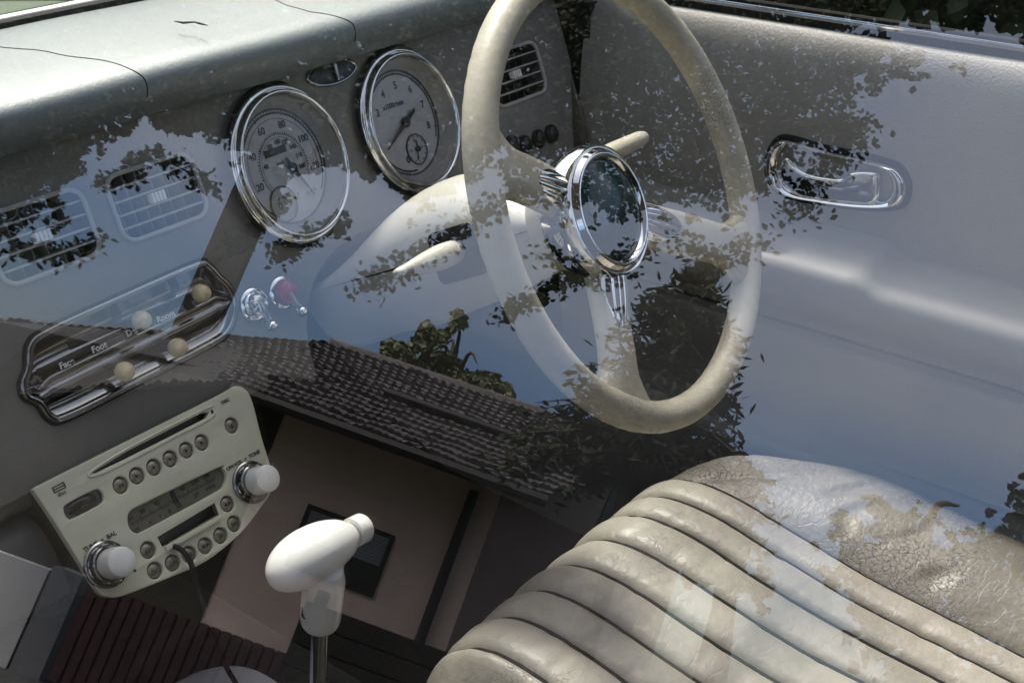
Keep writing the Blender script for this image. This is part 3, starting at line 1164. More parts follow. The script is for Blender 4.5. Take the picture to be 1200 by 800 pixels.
# ================================================================== DRIVER'S SEAT
seat = thing('driver_seat', 'cream leather driver seat cushion with curved pleats and a cracked side bolster', 'car seat', (.35, .05, .2))
GRV = [.096, .136, .186, .234, .284, .336, .388, .432, .474]


def seatz(y):
    tab = [(-.45, .445), (-.30, .447), (-.20, .450), (-.10, .458), (.0, .474), (.08, .493), (.15, .514), (.21, .529), (.26, .534), (.295, .528), (.322, .508), (.338, .478), (.344, .44), (.346, .40)]
    for (a, b), (c, d) in zip(tab, tab[1:]):
        if a <= y <= c:
            return lerp(b, d, (y - a) / (c - a))
    return tab[-1][1]


YS = []
prof = smooth([(-.45, .445), (-.30, .447), (-.20, .450), (-.10, .458), (.0, .474), (.08, .493), (.15, .514), (.21, .529), (.26, .534), (.295, .528), (.322, .508), (.338, .478), (.344, .44), (.346, .38), (.346, .30)], 16, False)


def seatpt(x, i, bulge, yshift):
    y, z = prof[i]
    z -= .021 * sstep(-.05, .2, y)
    a, b = prof[max(0, i - 1)], prof[min(len(prof) - 1, i + 1)]
    ty, tz = b[0] - a[0], b[1] - a[1]
    l = math.hypot(ty, tz)
    ny, nz = -tz / l, ty / l
    return V3((x, y + ny * bulge + yshift, z + nz * bulge))


def pleat(x):
    for a, b in zip(GRV, GRV[1:]):
        if a <= x <= b:
            t = (x - a) / (b - a) * 2 - 1
            return (1 - abs(t) ** 3.8) ** .66
    return 0


mb = MB()
rows = []
xs = []
for a, b in zip(GRV, GRV[1:]):
    for k in range(14):
        t = k / 14
        xs.append(lerp(a, b, .5 - .5 * cos(pi * t)))
xs.append(GRV[-1])
for x in xs:
    row = []
    ed = 1 - sstep(0, .05, x - GRV[0])
    shift = -.09 * max(0, .22 - x) ** 1.5 - .03 * max(0, x - .38)
    for i in range(len(prof)):
        y, z = prof[i]
        xx = x + .006 * sin(y * 9 + x * 8) * sstep(.3, 0, y) - .05 * sstep(.12, .34, y) * (x - .28) * .25
        crease = -.0035 * max(0, noise.noise(V3((x * 26, y * 60, 3.1))) - .12) * 3
        bl = .0105 * pleat(x) * (1 + .10 * noise.noise(V3((x * 12, y * 6, 0)))) + crease * .25 + .0013 * noise.noise(V3((x * 14, y * 13, 5)))
        p = seatpt(xx, i, bl, shift)
        p.z -= .035 * ed ** 2
        row.append(p)
    rows.append(row)
mb.grid(rows)
pc = mb.build('pleated_cushion', M['leather'], seat, ang=180)
mb = MB()
for gi in range(1, len(GRV)):
    row = rows[14 * gi] if 14 * gi < len(rows) else rows[-1]
    mb.tube([q + V3((.0012, 0, .0030)) for q in row[::3]], .0021, 6)
mb.build('seam_shade_line', M['crack_shade'], pc)  # black tubes draw the deep shade in the pleat grooves
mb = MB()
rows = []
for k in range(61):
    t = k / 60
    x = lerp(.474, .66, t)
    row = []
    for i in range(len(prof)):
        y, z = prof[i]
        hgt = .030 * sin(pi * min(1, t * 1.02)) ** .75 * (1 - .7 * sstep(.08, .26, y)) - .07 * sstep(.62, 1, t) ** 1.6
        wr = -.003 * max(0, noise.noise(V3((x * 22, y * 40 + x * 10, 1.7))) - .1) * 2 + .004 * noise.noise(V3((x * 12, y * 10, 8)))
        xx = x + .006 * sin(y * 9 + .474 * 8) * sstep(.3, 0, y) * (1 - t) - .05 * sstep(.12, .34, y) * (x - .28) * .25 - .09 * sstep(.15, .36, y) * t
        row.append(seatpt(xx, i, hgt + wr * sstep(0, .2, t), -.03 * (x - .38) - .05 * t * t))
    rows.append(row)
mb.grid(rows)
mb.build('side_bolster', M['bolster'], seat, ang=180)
mb = MB()
x0 = GRV[0]
pts = [seatpt(x0 - .05 * sstep(.12, .34, prof[i][0]) * (x0 - .28) * .25, i, .002, -.09 * max(0, .22 - x0) ** 1.5) - V3((.001, 0, .036)) for i in range(0, len(prof), 2)]
mb.tube(pts, .004, 8)
mb.build('piping', M['piping'], seat)
mb = MB()
mb.grid([[q + V3((.001, 0, -.003)) for q in pts], [q + V3((.004, 0, -.06)) for q in pts], [V3((q.x + .02, q.y, .22)) for q in pts]])
mb.build('seat_side', M['leather'], seat)

# ================================================================== DRIVER'S DOOR
XD = .73
door = thing('driver_door', 'pale cream inner door panel with a moulded armrest and chrome pull handle', 'car door', (XD, .2, .3))
DP = smooth([(.80, .925), (.775, .927), (.764, .9255), (.754, .918), (.746, .905), (.740, .887), (.735, .862), (.7315, .83), (.730, .79), (.730, .75), (.729, .705)], 5, False)
mb = MB()


def bellyx(y, z):
    return .003 * noise.noise(V3((y * 4, z * 5, 0)))


mb.grid([[V3((x + bellyx(y, z), y, z)) for x, z in DP] for y in [lerp(-.75, .615, k / 90) for k in range(91)]])
mb.build('panel', M['door'], door, ang=60)
AP = smooth([(.730, .712), (.727, .704), (.716, .698), (.700, .6945), (.687, .691), (.679, .684), (.676, .673), (.679, .660), (.690, .645), (.700, .632), (.705, .620), (.706, .606), (.702, .600), (.694, .594), (.694, .575), (.699, .545), (.704, .51), (.706, .475), (.703, .464)], 4, False)
rows = []
for k in range(121):
    y = lerp(-.75, .615, k / 120)
    hi = sstep(.185, .205, y)
    row = []
    for x, z in AP:
        up = .011 * hi * sstep(.66, .69, z)
        inn = .022 * sstep(.60, .65, z) * sstep(.727, .716, x) + .007 * hi * sstep(.60, .68, z) * (1 - sstep(.70, .715, z))
        cup = .010 * exp(-(((y - .335) / .040) ** 4)) * exp(-(((x - .705) / .010) ** 2)) * (1 if z > .685 else 0)
        row.append(V3((x - inn, y, z + up - cup * 1.3)))
    rows.append(row)
mb = MB()
mb.grid(rows)
mb.build('armrest', M['armrest'], door, ang=60)
mb = MB()
mb = MB()
pc_ = [at(px, py, (.700, 0, 0), (1, 0, 0)) for px, py in ((872, 296), (882, 289), (898, 287), (915, 290), (932, 297), (945, 306), (951, 315))]
mb.tube(smooth([tuple(q) for q in pc_], 5, False), .0032, 10)
pc_ = [at(px, py, (.705, 0, 0), (1, 0, 0)) for px, py in ((872, 305), (890, 300), (910, 303), (930, 311), (944, 318))]
mb.tube(smooth([tuple(q) for q in pc_], 5, False), .0026, 10)
mb.build('pull_cup', M['armrest'], door)
mb = MB()
mb.tube([V3((.7045 + bellyx(y, .6), y, .6035)) for y in [lerp(-.75, .61, k / 40) for k in range(41)]], .0022, 6)
mb.build('crease_shade', M['housing'], door)  # dark tube paints the shade in the crease below the armrest
mb = MB()
SP = smooth([(.712, .468), (.70, .463), (.69, .461), (.676, .461), (.668, .456), (.664, .445), (.664, .42), (.668, .20)], 4, False)
mb.grid([[V3((x, y, z + .05 * (y - .2))) for x, z in SP] for y in (-.75, -.2, .2, .66, 1.05)])
mb.build('sill', M['armrest'], door, ang=60)
mb = MB()
BL = [(.7700, 0.9300), (.7700, 0.9372), (.7708, 0.9386), (.7722, 0.9386), (.7730, 0.9372), (.7730, 0.9300)]
mb.grid([[V3((x, y, z)) for x, z in BL] for y in (-.75, .60)])
mb.build('chrome_strip', M['chrome'], door)
mb = MB()
BL = [(.7645, 0.9250), (.7645, 0.9300), (.7655, 0.9340), (.768, 0.9355), (.7695, 0.9330), (.7695, 0.9255)]
mb.grid([[V3((x, y, z)) for x, z in BL] for y in (-.75, .60)])
BL = [(.7735, 0.9275), (.7735, 0.9415), (.7755, 0.9435), (.779, 0.9430), (.781, 0.9400), (.781, 0.9245)]
mb.grid([[V3((x, y, z)) for x, z in BL] for y in (-.75, .60)])
mb.build('window_seal', M['rubber'], door)
mb = MB()
mb.grid([[V3((.781, y, .932)), V3((.83, y, .86)), V3((.84, y, .7)), V3((.83, y, .3))] for y in (-.75, .66)])
mb.build('outer_skin', M['paintgreen'], door)
# pull handle
H = Fr((XD, .25, .80), (-1, 0, 0))
hpx = ((899, 196), (903, 178), (914, 166), (930, 167), (960, 176), (1000, 185), (1040, 195), (1054, 206), (1059, 222), (1054, 238), (1038, 243), (1000, 242), (950, 235), (926, 230), (910, 222), (902, 210))
hout = smooth([H.uv(*q, .006) for q in hpx], 5)
hcx = sum(q[0] for q in hout) / len(hout)
hcy = sum(q[1] for q in hout) / len(hout)
mb = MB()
mb.grid([[H.p(hcx + (u - hcx) * k, hcy + (v - hcy) * k, w) for u, v in hout] for k, w in ((1.03, -.003), (1.03, .003), (1.01, .008), (.97, .0105), (.92, .0095), (.86, .005), (.81, -.004))], closed_v=True)
hb_ = mb.build('handle_bezel', M['chrome'], door, ang=70)
mb = MB()
mb.tube([H.p(hcx + (u - hcx) * 1.035, hcy + (v - hcy) * 1.07, -.001) for u, v in hout], .0045, 8, closed=True)
mb.build('gasket_shade_edge', M['rubber'], hb_)  # black tube stands in for the shadow outline round the handle
mb = MB()
mb.grid([[H.p(hcx + (u - hcx) * k, hcy + (v - hcy) * k, w) for u, v in hout] for k, w in ((.83, -.002), (.75, -.004), (.4, -.005), (.01, -.005))], closed_v=True)
mb.build('handle_dish', M['blackchrome'] if 'blackchrome' in M else M['black'], hb_)
pad_px = ((915, 200), (918, 189), (925, 184), (935, 195), (950, 203), (970, 207), (988, 208), (1000, 201), (1020, 200), (1031, 204), (1032, 222), (1026, 238), (1000, 238), (960, 234), (935, 228), (920, 215))
pout = [H.uv(*q, .004) for q in pad_px]
mb = MB()
mb.ext(H, smooth(pout, 4), -.003, .0095, .004)
mb.build('pull_lever', M['chrome'], hb_, ang=50)
mb = MB()
u, v = H.uv(972, 199)
mb.lathe(H.sub(u, v, -.004), [(.006, 0), (.006, .002), (.004, .003), (.0004, .0032)], 20)
mb.build('screw', M['chrome_d'], hb_)

# black sheet stands in for shadow between dash end and door, plus pillar trim
pil = thing('pillar_shadow_gap', 'black windscreen pillar trim and painted shadow gap between the dashboard and the driver door', 'pillar', (.76, .72, .6))
mb = MB()
mb.grid([[V3((.7235, .72, z)), V3((.733, .66, z)), V3((.737, .612, z)), V3((.76, .606, z)), V3((.80, .606, z))] for z in (.20, .45, .7, .92)])
mb.grid([[V3((.737, y, z)) for y in (.606, 1.05)] for z in (.20, .92)])
mb.tube([V3((.77, .66, .93)), V3((.74, .50, 1.12)), V3((.70, .36, 1.28))], .02, 10, mi=0)
mb.build('trim', M['rubber'], pil)

# ================================================================== WINDSCREEN
ws = thing('windscreen', 'raked windscreen pane sealed in black rubber along the dashboard top', 'windscreen', (0, .79, .985))


def wbase(x):
    return .788 - .10 * (x - .1) ** 2, .988


mb = MB()
xs_ = [lerp(-.62, .74, k / 40) for k in range(41)]
mb.grid([[V3((x * (1 - .08 * t), wbase(x)[0] - .36 * t + .02 * sin(pi * t), wbase(x)[1] + .31 * t)) for t in (0, .2, .4, .6, .8, 1)] for x in xs_])
mb.build('pane', M['wscreen'], ws)
mb = MB()
mb.tube([V3((x, wbase(x)[0] - .003, wbase(x)[1])) for x in xs_], .0055, 8, flat=1.3)
mb.tube([V3((x, wbase(x)[0] + .030, wbase(x)[1] - .002)) for x in xs_], .0045, 8)
mb.build('rubber_seal', M['rubber'], ws)
mb = MB()
mb.tube([V3((x, wbase(x)[0] + .016, wbase(x)[1] - .004)) for x in xs_], .009, 10, mi=0)
mb.build('trim_strip', M['silver'], ws)
bon = MB()
bon.grid([[V3((x, .82 + .9 * t, .975 - .12 * t - .10 * (x / .8) ** 2)) for t in (0, .15, .3, .5, .75, 1)] for x in [lerp(-.78, .78, k / 20) for k in range(21)]])
tag(bon.build('car_bonnet', M['paintgreen']), 'pale green car bonnet beyond the windscreen', 'bonnet')

# ================================================================== SIDE GLASS the photograph is taken through
G = Fr(GP, GN)
mb = MB()
mb.ext(G, rrect(-.42, .42, -.26, .14, .05), -.004, 0.0, .001)
sg = mb.build('side_window', M['glass'])
for p_ in sg.data.polygons:
    p_.use_smooth = False
tag(sg, 'clear passenger side window pane reflecting trees, sky and a tiled roof', 'window')

# the rest of the shell round the cabin
shell = thing('open_top_car', 'rear of the cream open top car with an unseen fabric roof added to shade the cabin', 'car', (0, -.5, .2))
mb = MB()
mb.grid([[V3((x, -.98 + .12 * (z - .2), z)) for z in (.2, .6, .95, 1.1)] for x in (-.74, 0, .84)])
mb.build('rear_bulkhead', M['carpet'], shell)
mb = MB()
tl_, tr_ = G.p(0, .155, -.01), V3((.56, 0, 1.33))
mb.grid([[V3((lerp(tl_.x + .0, tr_.x, t), y, lerp(tl_.z + .01, tr_.z, t) + .05 * sin(pi * t) - (.22 if y < -.95 else 0))) for t in (0, .12, .3, .5, .7, .88, 1)] for y in (-1.0, -.9, -.6, -.35, -.1, .14)])
mb.build('shading_fabric_roof', M['canvas'], shell)  # out of view, carried forward to shade the cabin and deepen its shadows
mb = MB()
mb.tube([V3((.74, .66, .955)), V3((.66, .50, 1.15)), V3((.60, .34, 1.31)), V3((.56, .1, 1.34)), V3((.56, -.9, 1.34))], .018, 10)
mb.build('roof_rail', M['paintgreen'], shell)
mb = MB()
mb.tube([G.p(.46, .155, -.01), G.p(-.44, .155, -.01)], .014, 10)
mb.build('roof_rail', M['paintgreen'], shell)
pd = thing('passenger_door', 'cream passenger door below the side window', 'car door', (-.68, 0, .2))
mb = MB()
mb.grid([[V3((x, y, z)) for x, z in ((-.62, .20), (-.62, .5), (-.60, .90), (-.62, .93), (-.68, .93), (-.74, .85), (-.76, .5), (-.72, .2))] for y in (-.85, -.3, .3, .8)])
mb.build('panel', M['door'], pd)

# ================================================================== FLOOR, GROUND
mb = MB()
mb.grid([[V3((x, y, z)) for x in (-.74, .86)] for y, z in ((-1.0, .20), (.75, .20), (1.0, .35), (1.05, .62), (1.06, .80))])
tag(mb.build('car_floor', M['carpet']), None, None, None, 'structure')
mb = MB()
mb.grid([[V3((x, y, 0)) for x in (-160, -30, 30, 160)] for y in (-160, -30, 30, 160)])
tag(mb.build('ground', M['lawn']), kind='structure')
mb = MB()
mb.grid([[V3((x, y, .004)) for x in (-19, 2.4)] for y in (-40, 40)])
tag(mb.build('road', M['asphalt']), kind='structure')


# ================================================================== HOUSE ACROSS THE STREET (seen mirrored in the glass)
def mp(px, py, dist):
    return mirr(px, py, dist)


def quadbox(a, b, c, d, th, mb, mi=0):
    n = (b - a).cross(d - a).normalized()
    mb.add([a, b, c, d, a - n * th, b - n * th, c - n * th, d - n * th],
           [(0, 1, 2, 3), (7, 6, 5, 4), (0, 4, 5, 1), (1, 5, 6, 2), (2, 6, 7, 3), (3, 7, 4, 0)], mi)


DH = 18.0
hs = thing('house', 'pink rendered house under a dark tiled roof across the road', 'house', (-17, 6, 0))
c0 = mp(566, 640, DH)                     # corner of the two visible walls
l0 = mp(250, 530, DH)
fw = (V3((l0.x, l0.y, 0)) - V3((c0.x, c0.y, 0))).normalized()
A0 = V3((c0.x, c0.y, 0))
d_ = ray(270, 640).normalized()
r_0 = d_ - GN * (2 * d_.dot(GN))
fn_ = V3((-fw.y, fw.x, 0))
h_0 = at(270, 640, GP, GN)
B0 = h_0 + r_0 * ((A0 - h_0).dot(fn_) / r_0.dot(fn_))
B0.z = 0
HZ = 3.5
mb = MB()
fn = V3((-fw.y, fw.x, 0))
if fn.dot(V3((1, 0, 0))) < 0:
    fn = -fn
ez = mirr(590, 590, DH).z + .38
quadbox(A0, B0, B0 + V3((0, 0, ez)), A0 + V3((0, 0, ez)), .25, mb)
mb.build('front_wall', M['render'], hs)
mb = MB()
quadbox(B0 + fn * .02, B0 + fw * 9 - fn * 1.5, B0 + fw * 9 - fn * 1.5 + V3((0, 0, 2.75)), B0 + fn * .02 + V3((0, 0, ez + .12)), .25, mb)
mb.build('side_wing', M['darkwood'], hs)
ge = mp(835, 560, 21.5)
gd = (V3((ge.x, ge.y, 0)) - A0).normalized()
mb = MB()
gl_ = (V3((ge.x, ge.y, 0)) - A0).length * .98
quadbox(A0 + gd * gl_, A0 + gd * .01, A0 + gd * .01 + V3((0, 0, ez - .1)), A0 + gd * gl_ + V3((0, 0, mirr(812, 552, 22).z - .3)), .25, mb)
mb.build('gable_wall', M['render_shaded'], hs)
# roof slab with real tile courses
el2, er = mp(272, 452, DH - .8), mp(640, 584, DH - .8)
rl2, rr_ = mp(385, 404, 22.2), mp(812, 545, 22.2)
hx, hy = mp(-110, 368, 22.5), mp(-110, 470, 20.5)
mb = MB()
NU, NV = 42, 16
up_n = (rl2 - el2).cross(er - el2).normalized()
if up_n.z < 0:
    up_n = -up_n
up_n2 = (rl2 - el2).cross(el2 - hy).normalized()
if up_n2.z < 0:
    up_n2 = -up_n2
for LA, LB, RA, RB, un in ((el2, rl2, er, rr_, up_n), (hy, hx, el2, rl2, up_n2)):
    rows = []
    for j in range(NV):
        for tt, lift in ((j - .28, .025), (j - .28, .09), (j + .4, .055), (j + 1, .015)):
            t = max(-.02, min(1, tt / NV))
            lft, rgt = LA.lerp(LB, t), RA.lerp(RB, t)
            rows.append([lft.lerp(rgt, i / (NU * 6)) + un * (lift * (1 + .5 * noise.noise(V3((i // 6 * .9, j * 1.3, 1)))) + .034 * abs(sin(pi * i / 6 + .5 * pi * (j % 2))) + .03 * noise.noise(V3((i * .04, j * .5, 6)))) for i in range(NU * 6 + 1)])
    mb.grid(rows)
roof = mb.build('roof', M['tile'], hs, ang=20)
mb = MB()
quadbox(el2 - up_n * .06, er - up_n * .06, rr_ - up_n * .06, rl2 - up_n * .06, .12, mb)
quadbox(hy - up_n2 * .06, el2 - up_n2 * .06, rl2 - up_n2 * .06, hx - up_n2 * .06, .12, mb)
mb.build('soffit', M['trimdark'], roof)
mb = MB()
mb.tube([el2 + fn * .1 - V3((0, 0, .05)), er + fn * .1 - V3((0, 0, .05))], .085, 8)
mb.build('gutter', M['trimdark'], roof)
mb = MB()
mb.tube([rl2 + V3((0, 0, .03)), rr_ + V3((0, 0, .03))], .1, 8)
mb.build('ridge_tiles', M['tile'], roof)
ch0 = mp(248, 335, 21.5)
ch = Fr((ch0.x, ch0.y, 0), fn, (0, 0, 1))
mb = MB()
hz0, hz1 = ch0.z - 1.2, mp(352, 205, 21.5).z
mb.box(ch, -.33, .33, hz0, hz1, -.5, 0)
mb.box(ch, -.39, .39, hz1, hz1 + .12, -.58, .08)
mb.build('chimney', M['brick'], roof)
# second, lower ridge line: a dark snow-guard rail across the roof
ra, rb = mp(385, 478, 19.6), mp(560, 470, 20.2)
mb = MB()
ga, gb = el2.lerp(rl2, .42) + up_n * .16, er.lerp(rr_, .42) + up_n * .16
mb.tube([ga.lerp(gb, t) for t in (.3, .5, .7)], .06, 8)
mb.build('snow_guard', M['trimdark'], roof)
WF = Fr(A0, fn, (0, 0, 1))


def wallpx(px, py):
    """where a mirrored pixel meets the front wall plane"""
    d = ray(px, py).normalized()
    h_ = at(px, py, GP, GN)
    r = d - GN * (2 * d.dot(GN))
    t = (A0 - h_).dot(fn) / r.dot(fn)
    q = h_ + r * t - A0
    return q.dot(WF.a), q.dot(WF.b)


def window(pxs, fr_, parent, shut):
    q = [wallpx(*p) for p in pxs]
    us, vs = [a for a, b in q], [b for a, b in q]
    u0, u1, v0, v1 = (us[0] + us[3]) / 2, (us[1] + us[2]) / 2, (vs[2] + vs[3]) / 2, (vs[0] + vs[1]) / 2
    u0, u1 = min(u0, u1), max(u0, u1)
    v0, v1 = min(v0, v1), max(v0, v1)
    mb = MB()
    for a, b, c, d in ((u0, u1, v0, v0 + .06), (u0, u1, v1 - .06, v1), (u0, u0 + .06, v0 + .06, v1 - .06), (u1 - .06, u1, v0 + .06, v1 - .06)):
        mb.box(fr_, a, b, c, d, -.1, .04)
    w_ = mb.build('window', M['trimdark'], parent)
    mb = MB()
    mb.box(fr_, u0 + .06, u1 - .06, v0 + .06, v1 - .06, -.1, .006)
    mb.build('pane', M['darkwin'], w_)
    if shut:
        mb = MB()
        vm = lerp(v0, v1, .48)
        n = 9
        for k in range(n):
            mb.box(fr_, u0 + .07, u1 - .07, lerp(vm, v1 - .06, k / n), lerp(vm, v1 - .06, (k + .86) / n), .006, .028)
        mb.build('shutter', M['shutter'], w_)


window(((363, 592), (468, 628), (433, 698), (330, 662)), WF, hs, True)
mb = MB()
pa, pb = wallpx(541, 615), wallpx(490, 752)
mb.tube([WF.p(pa[0], pa[1] + .5, .10), WF.p((pa[0] + pb[0]) / 2, lerp(pa[1], pb[1], .4), .10), WF.p((pa[0] + pb[0]) / 2, .1, .10)], .075, 10)
mb.build('drainpipe', M['trimdark'], hs)
# window of the gable wall
GF = Fr(A0, V3((-gd.y, gd.x, 0)) if V3((-gd.y, gd.x, 0)).dot(CAM - A0) > 0 else V3((gd.y, -gd.x, 0)), (0, 0, 1))


def gabpx(px, py):
    d = ray(px, py).normalized()
    h_ = at(px, py, GP, GN)
    r = d - GN * (2 * d.dot(GN))
    t = (A0 - h_).dot(GF.n) / r.dot(GF.n)
    q = h_ + r * t - A0
    return q.dot(GF.a), q.dot(GF.b)


q = [gabpx(*p) for p in ((716, 574), (748, 570), (757, 584), (690, 637))]
mb = MB()
mb.ext(GF, q, -.05, .03)
mb.build('window', M['darkwin'], hs)

# board fence in front of the house, red gate and pale pillar to its left
FD = 9.5
fa, fb = mp(228, 622, FD), mp(560, 790, FD)
fa, fb = V3((fa.x, fa.y, 0)), V3((fb.x, fb.y, 0))
ft = (mp(270, 645, FD).z + mp(490, 750, FD).z) / 2
fdir = (fb - fa).normalized()
FF = Fr(fa, fn, (0, 0, 1))
sgn = 1 if FF.a.dot(fdir) > 0 else -1
Lf = 9.0

def fencepx(px, py):
    d = ray(px, py).normalized()
    h_ = at(px, py, GP, GN)
    r = d - GN * (2 * d.dot(GN))
    q = h_ + r * ((fa - h_).dot(fn) / r.dot(fn)) - fa
    return q.dot(FF.a)


def fencez(px, py):
    d = ray(px, py).normalized()
    h_ = at(px, py, GP, GN)
    r = d - GN * (2 * d.dot(GN))
    return (h_ + r * ((fa - h_).dot(fn) / r.dot(fn))).z


uR0 = fencepx(335, 765)
fence = thing('board_fence', 'dark board fence in front of the pink house', 'fence', fa)
mb = MB()
for k in range(int(ft / .16)):
    mb.box(FF, min(uR0, uR0 + sgn * Lf), max(uR0, uR0 + sgn * Lf), .04 + k * .16, .04 + k * .16 + .148, -.03, .0, .006)
mb.box(FF, min(uR0, uR0 + sgn * Lf), max(uR0, uR0 + sgn * Lf), .05, ft - .1, -.045, -.0305)
mb.build('board_panel', M['darkwood'], fence)
for k in range(6):
    uu = uR0 + sgn * (.1 + k * Lf / 5.2)
    mb = MB()
    mb.box(FF, uu - .05, uu + .05, 0, ft + .03, -.14, -.046)
    mb.build('post', M['darkwood'], fence)
gate = thing('slatted_gate', 'red brown slatted gate beside the white garden wall', 'gate', fa)
zT = fencez(15, 652)
zG = fencez(170, 705)
uR, uG, uP, uW = fencepx(335, 765), fencepx(80, 735), fencepx(40, 735), fencepx(-10, 735)
GL = abs(uR - uG)
mb = MB()
g0 = uR
NS = max(10, int(GL / .08))
for k in range(NS):
    uu = g0 - sgn * GL * k / NS
    mb.box(FF, min(uu, uu - sgn * .066), max(uu, uu - sgn * .066), .03, zG, -.02, .006, .004)
mb.box(FF, min(g0, g0 - sgn * GL), max(g0, g0 - sgn * GL), .03, zG - .01, -.032, -.0205)
mb.build('slat_panel', M['redwood'], gate)
mb = MB()
for zz in (.15, zG - .2):
    mb.box(FF, min(g0, g0 - sgn * GL), max(g0, g0 - sgn * GL), zz, zz + .09, -.08, -.032)
mb.build('rail', M['redwood'], gate)
mb = MB()
g1 = g0 - sgn * (GL + .05)
mb.box(FF, min(g1, g1 - sgn * abs(uG - uP)), max(g1, g1 - sgn * abs(uG - uP)), 0, zT + .04, -.5, 0)
gp = mb.build('gate_post', M['greywall'])
tag(gp, 'grey gate pillar between the red gate and the white wall', 'pillar')
mb = MB()
g2 = g1 - sgn * (abs(uG - uP) + .02)
mb.box(FF, min(g2, g2 - sgn * 6), max(g2, g2 - sgn * 6), 0, zT, -.3, 0)
gw = mb.build('garden_wall', M['whitewall'])
tag(gw, 'white garden wall beside the grey gate pillar', 'wall')


# ================================================================== TREES
def inpoly(x, y, P):
    c = False
    j = len(P) - 1
    for i in range(len(P)):
        if (P[i][1] > y) != (P[j][1] > y) and x < (P[j][0] - P[i][0]) * (y - P[i][1]) / (P[j][1] - P[i][1]) + P[i][0]:
            c = not c
        j = i
    return c


def leaf(mb, c, s_, rng, long=1.6, mi=0):
    d = V3((rng.gauss(0, 1), rng.gauss(0, 1), rng.gauss(0, .6))).normalized()
    e = d.orthogonal().normalized()
    e = (Matrix.Rotation(rng.random() * 6.283, 3, d) @ e)
    n = d.cross(e)
    l, w_ = s_ * long * .5, s_ * .5
    mb.add([c - d * l, c - d * l * .2 + e * w_ + n * s_ * .12, c + d * l * .45 + e * w_ * .7 + n * s_ * .08, c + d * l, c + d * l * .45 - e * w_ * .7 + n * s_ * .08, c - d * l * .2 - e * w_ + n * s_ * .12],
           [(0, 1, 2, 3), (0, 3, 4, 5)], mi)


def edge_dist(x, y, P):
    b = 1e9
    for i in range(len(P)):
        ax, ay = P[i - 1]
        bx, by = P[i]
        dx, dy = bx - ax, by - ay
        t = max(0, min(1, ((x - ax) * dx + (y - ay) * dy) / (dx * dx + dy * dy + 1e-9)))
        b = min(b, math.hypot(x - ax - t * dx, y - ay - t * dy))
    return b


def crown(mb, P, n, d0, d1, size, rng, hole=.0, cell=38., edge=55., long=1.6):
    """leaves through a crown whose outline and gaps were measured in the mirror image"""
    x0, x1 = min(p[0] for p in P), max(p[0] for p in P)
    y0, y1 = min(p[1] for p in P), max(p[1] for p in P)
    k = 0
    tries = 0
    while k < n and tries < n * 30:
        tries += 1
        x, y = rng.uniform(x0, x1), rng.uniform(y0, y1)
        if not inpoly(x, y, P):
            continue
        e = min(1., edge_dist(x, y, P) / edge)
        g = noise.noise(V3((x / cell, y / cell * 1.3, 2.2))) * .6 + noise.noise(V3((x / cell * 2.7, y / cell * 3.2, 7.2))) * .4
        if g + .75 * e - .32 < hole:
            continue
        q = mirr(x, y, rng.uniform(d0, d1))
        leaf(mb, q, size * rng.uniform(.5, 1.45), rng, long)
        k += 1


def sprig(mb, pts, n, wd, d, size, rng):
    P = smooth(pts, 8, False)
    n = int(n * 1.7)
    mb.tube([mirr(x, y, d) for x, y in P], [.008 - .006 * i / len(P) for i in range(len(P))], 5)
    for k in range(n):
        i = rng.randrange(len(P))
        x, y = P[i]
        leaf(mb, mirr(x + rng.gauss(0, wd), y + rng.gauss(0, wd * .7), d + rng.uniform(-.5, .5)), size * rng.uniform(.7, 1.3), rng)


def limb(mb, pts, r0, r1):
    P = [V3(q) for q in smooth([tuple(q) for q in pts], 6, False)]
    n = len(P)
    mb.tube(P, [lerp(r0, r1, i / (n - 1)) for i in range(n)], 9)


rng = random.Random(11)
# big broadleaf tree whose branches hang over the road
ta = thing('broadleaf_tree', 'large broadleaf tree with branches hanging over the top of the view', 'tree', (-9.0, -5.0, 0))
PA = [(-90, -160), (-90, 330), (12, 322), (40, 300), (64, 292), (98, 264), (118, 215), (128, 182), (165, 172), (250, 172), (285, 212), (330, 222), (395, 205), (440, 235), (480, 268), (545, 235), (600, 215), (650, 262), (690, 285), (740, 262), (800, 285), (880, 268), (930, 240), (950, 190), (1010, 175), (1020, 130), (1140, 85), (1130, 55), (1060, 20), (1040, -160)]
mb = MB()
crown(mb, PA, 60000, 7.0, 10.5, .028, rng, hole=.06, cell=30, edge=50)
PD = [(-90, -160), (-90, 270), (30, 255), (75, 220), (110, 165), (180, 150), (270, 165), (330, 215), (400, 200), (470, 245), (540, 220), (600, 185), (660, 170), (720, 130), (800, 80), (900, 40), (1010, 20), (1240, 10), (1240, -160)]
crown(mb, PD, 26000, 9.5, 12.5, .075, rng, hole=-.12, cell=60, edge=40, long=1.4)
crown(mb, [(560, 60), (560, 250), (640, 250), (700, 265), (800, 262), (880, 245), (915, 200), (930, 150), (1000, 130), (1050, 85), (1000, 30)], 5200, 9, 12, .036, rng, hole=.16, cell=22, edge=34)
crown(mb, [(1000, -160), (1000, 20), (1100, 34), (1180, 46), (1240, 60), (1240, -160)], 7000, 7.5, 10, .04, rng, hole=-.02, cell=26, edge=30)
sprig(mb, [(430, 335), (500, 295), (560, 255), (630, 215)], 440, 12, 7.5, .03, rng)
sprig(mb, [(590, 370), (640, 342), (700, 312), (760, 290)], 330, 9, 7.4, .03, rng)
sprig(mb, [(640, 300), (700, 330), (740, 310)], 132, 10, 7.6, .03, rng)
sprig(mb, [(1000, 160), (965, 200), (935, 250)], 264, 14, 7.7, .03, rng)
sprig(mb, [(900, 160), (960, 150), (1010, 150)], 264, 12, 7.7, .03, rng)
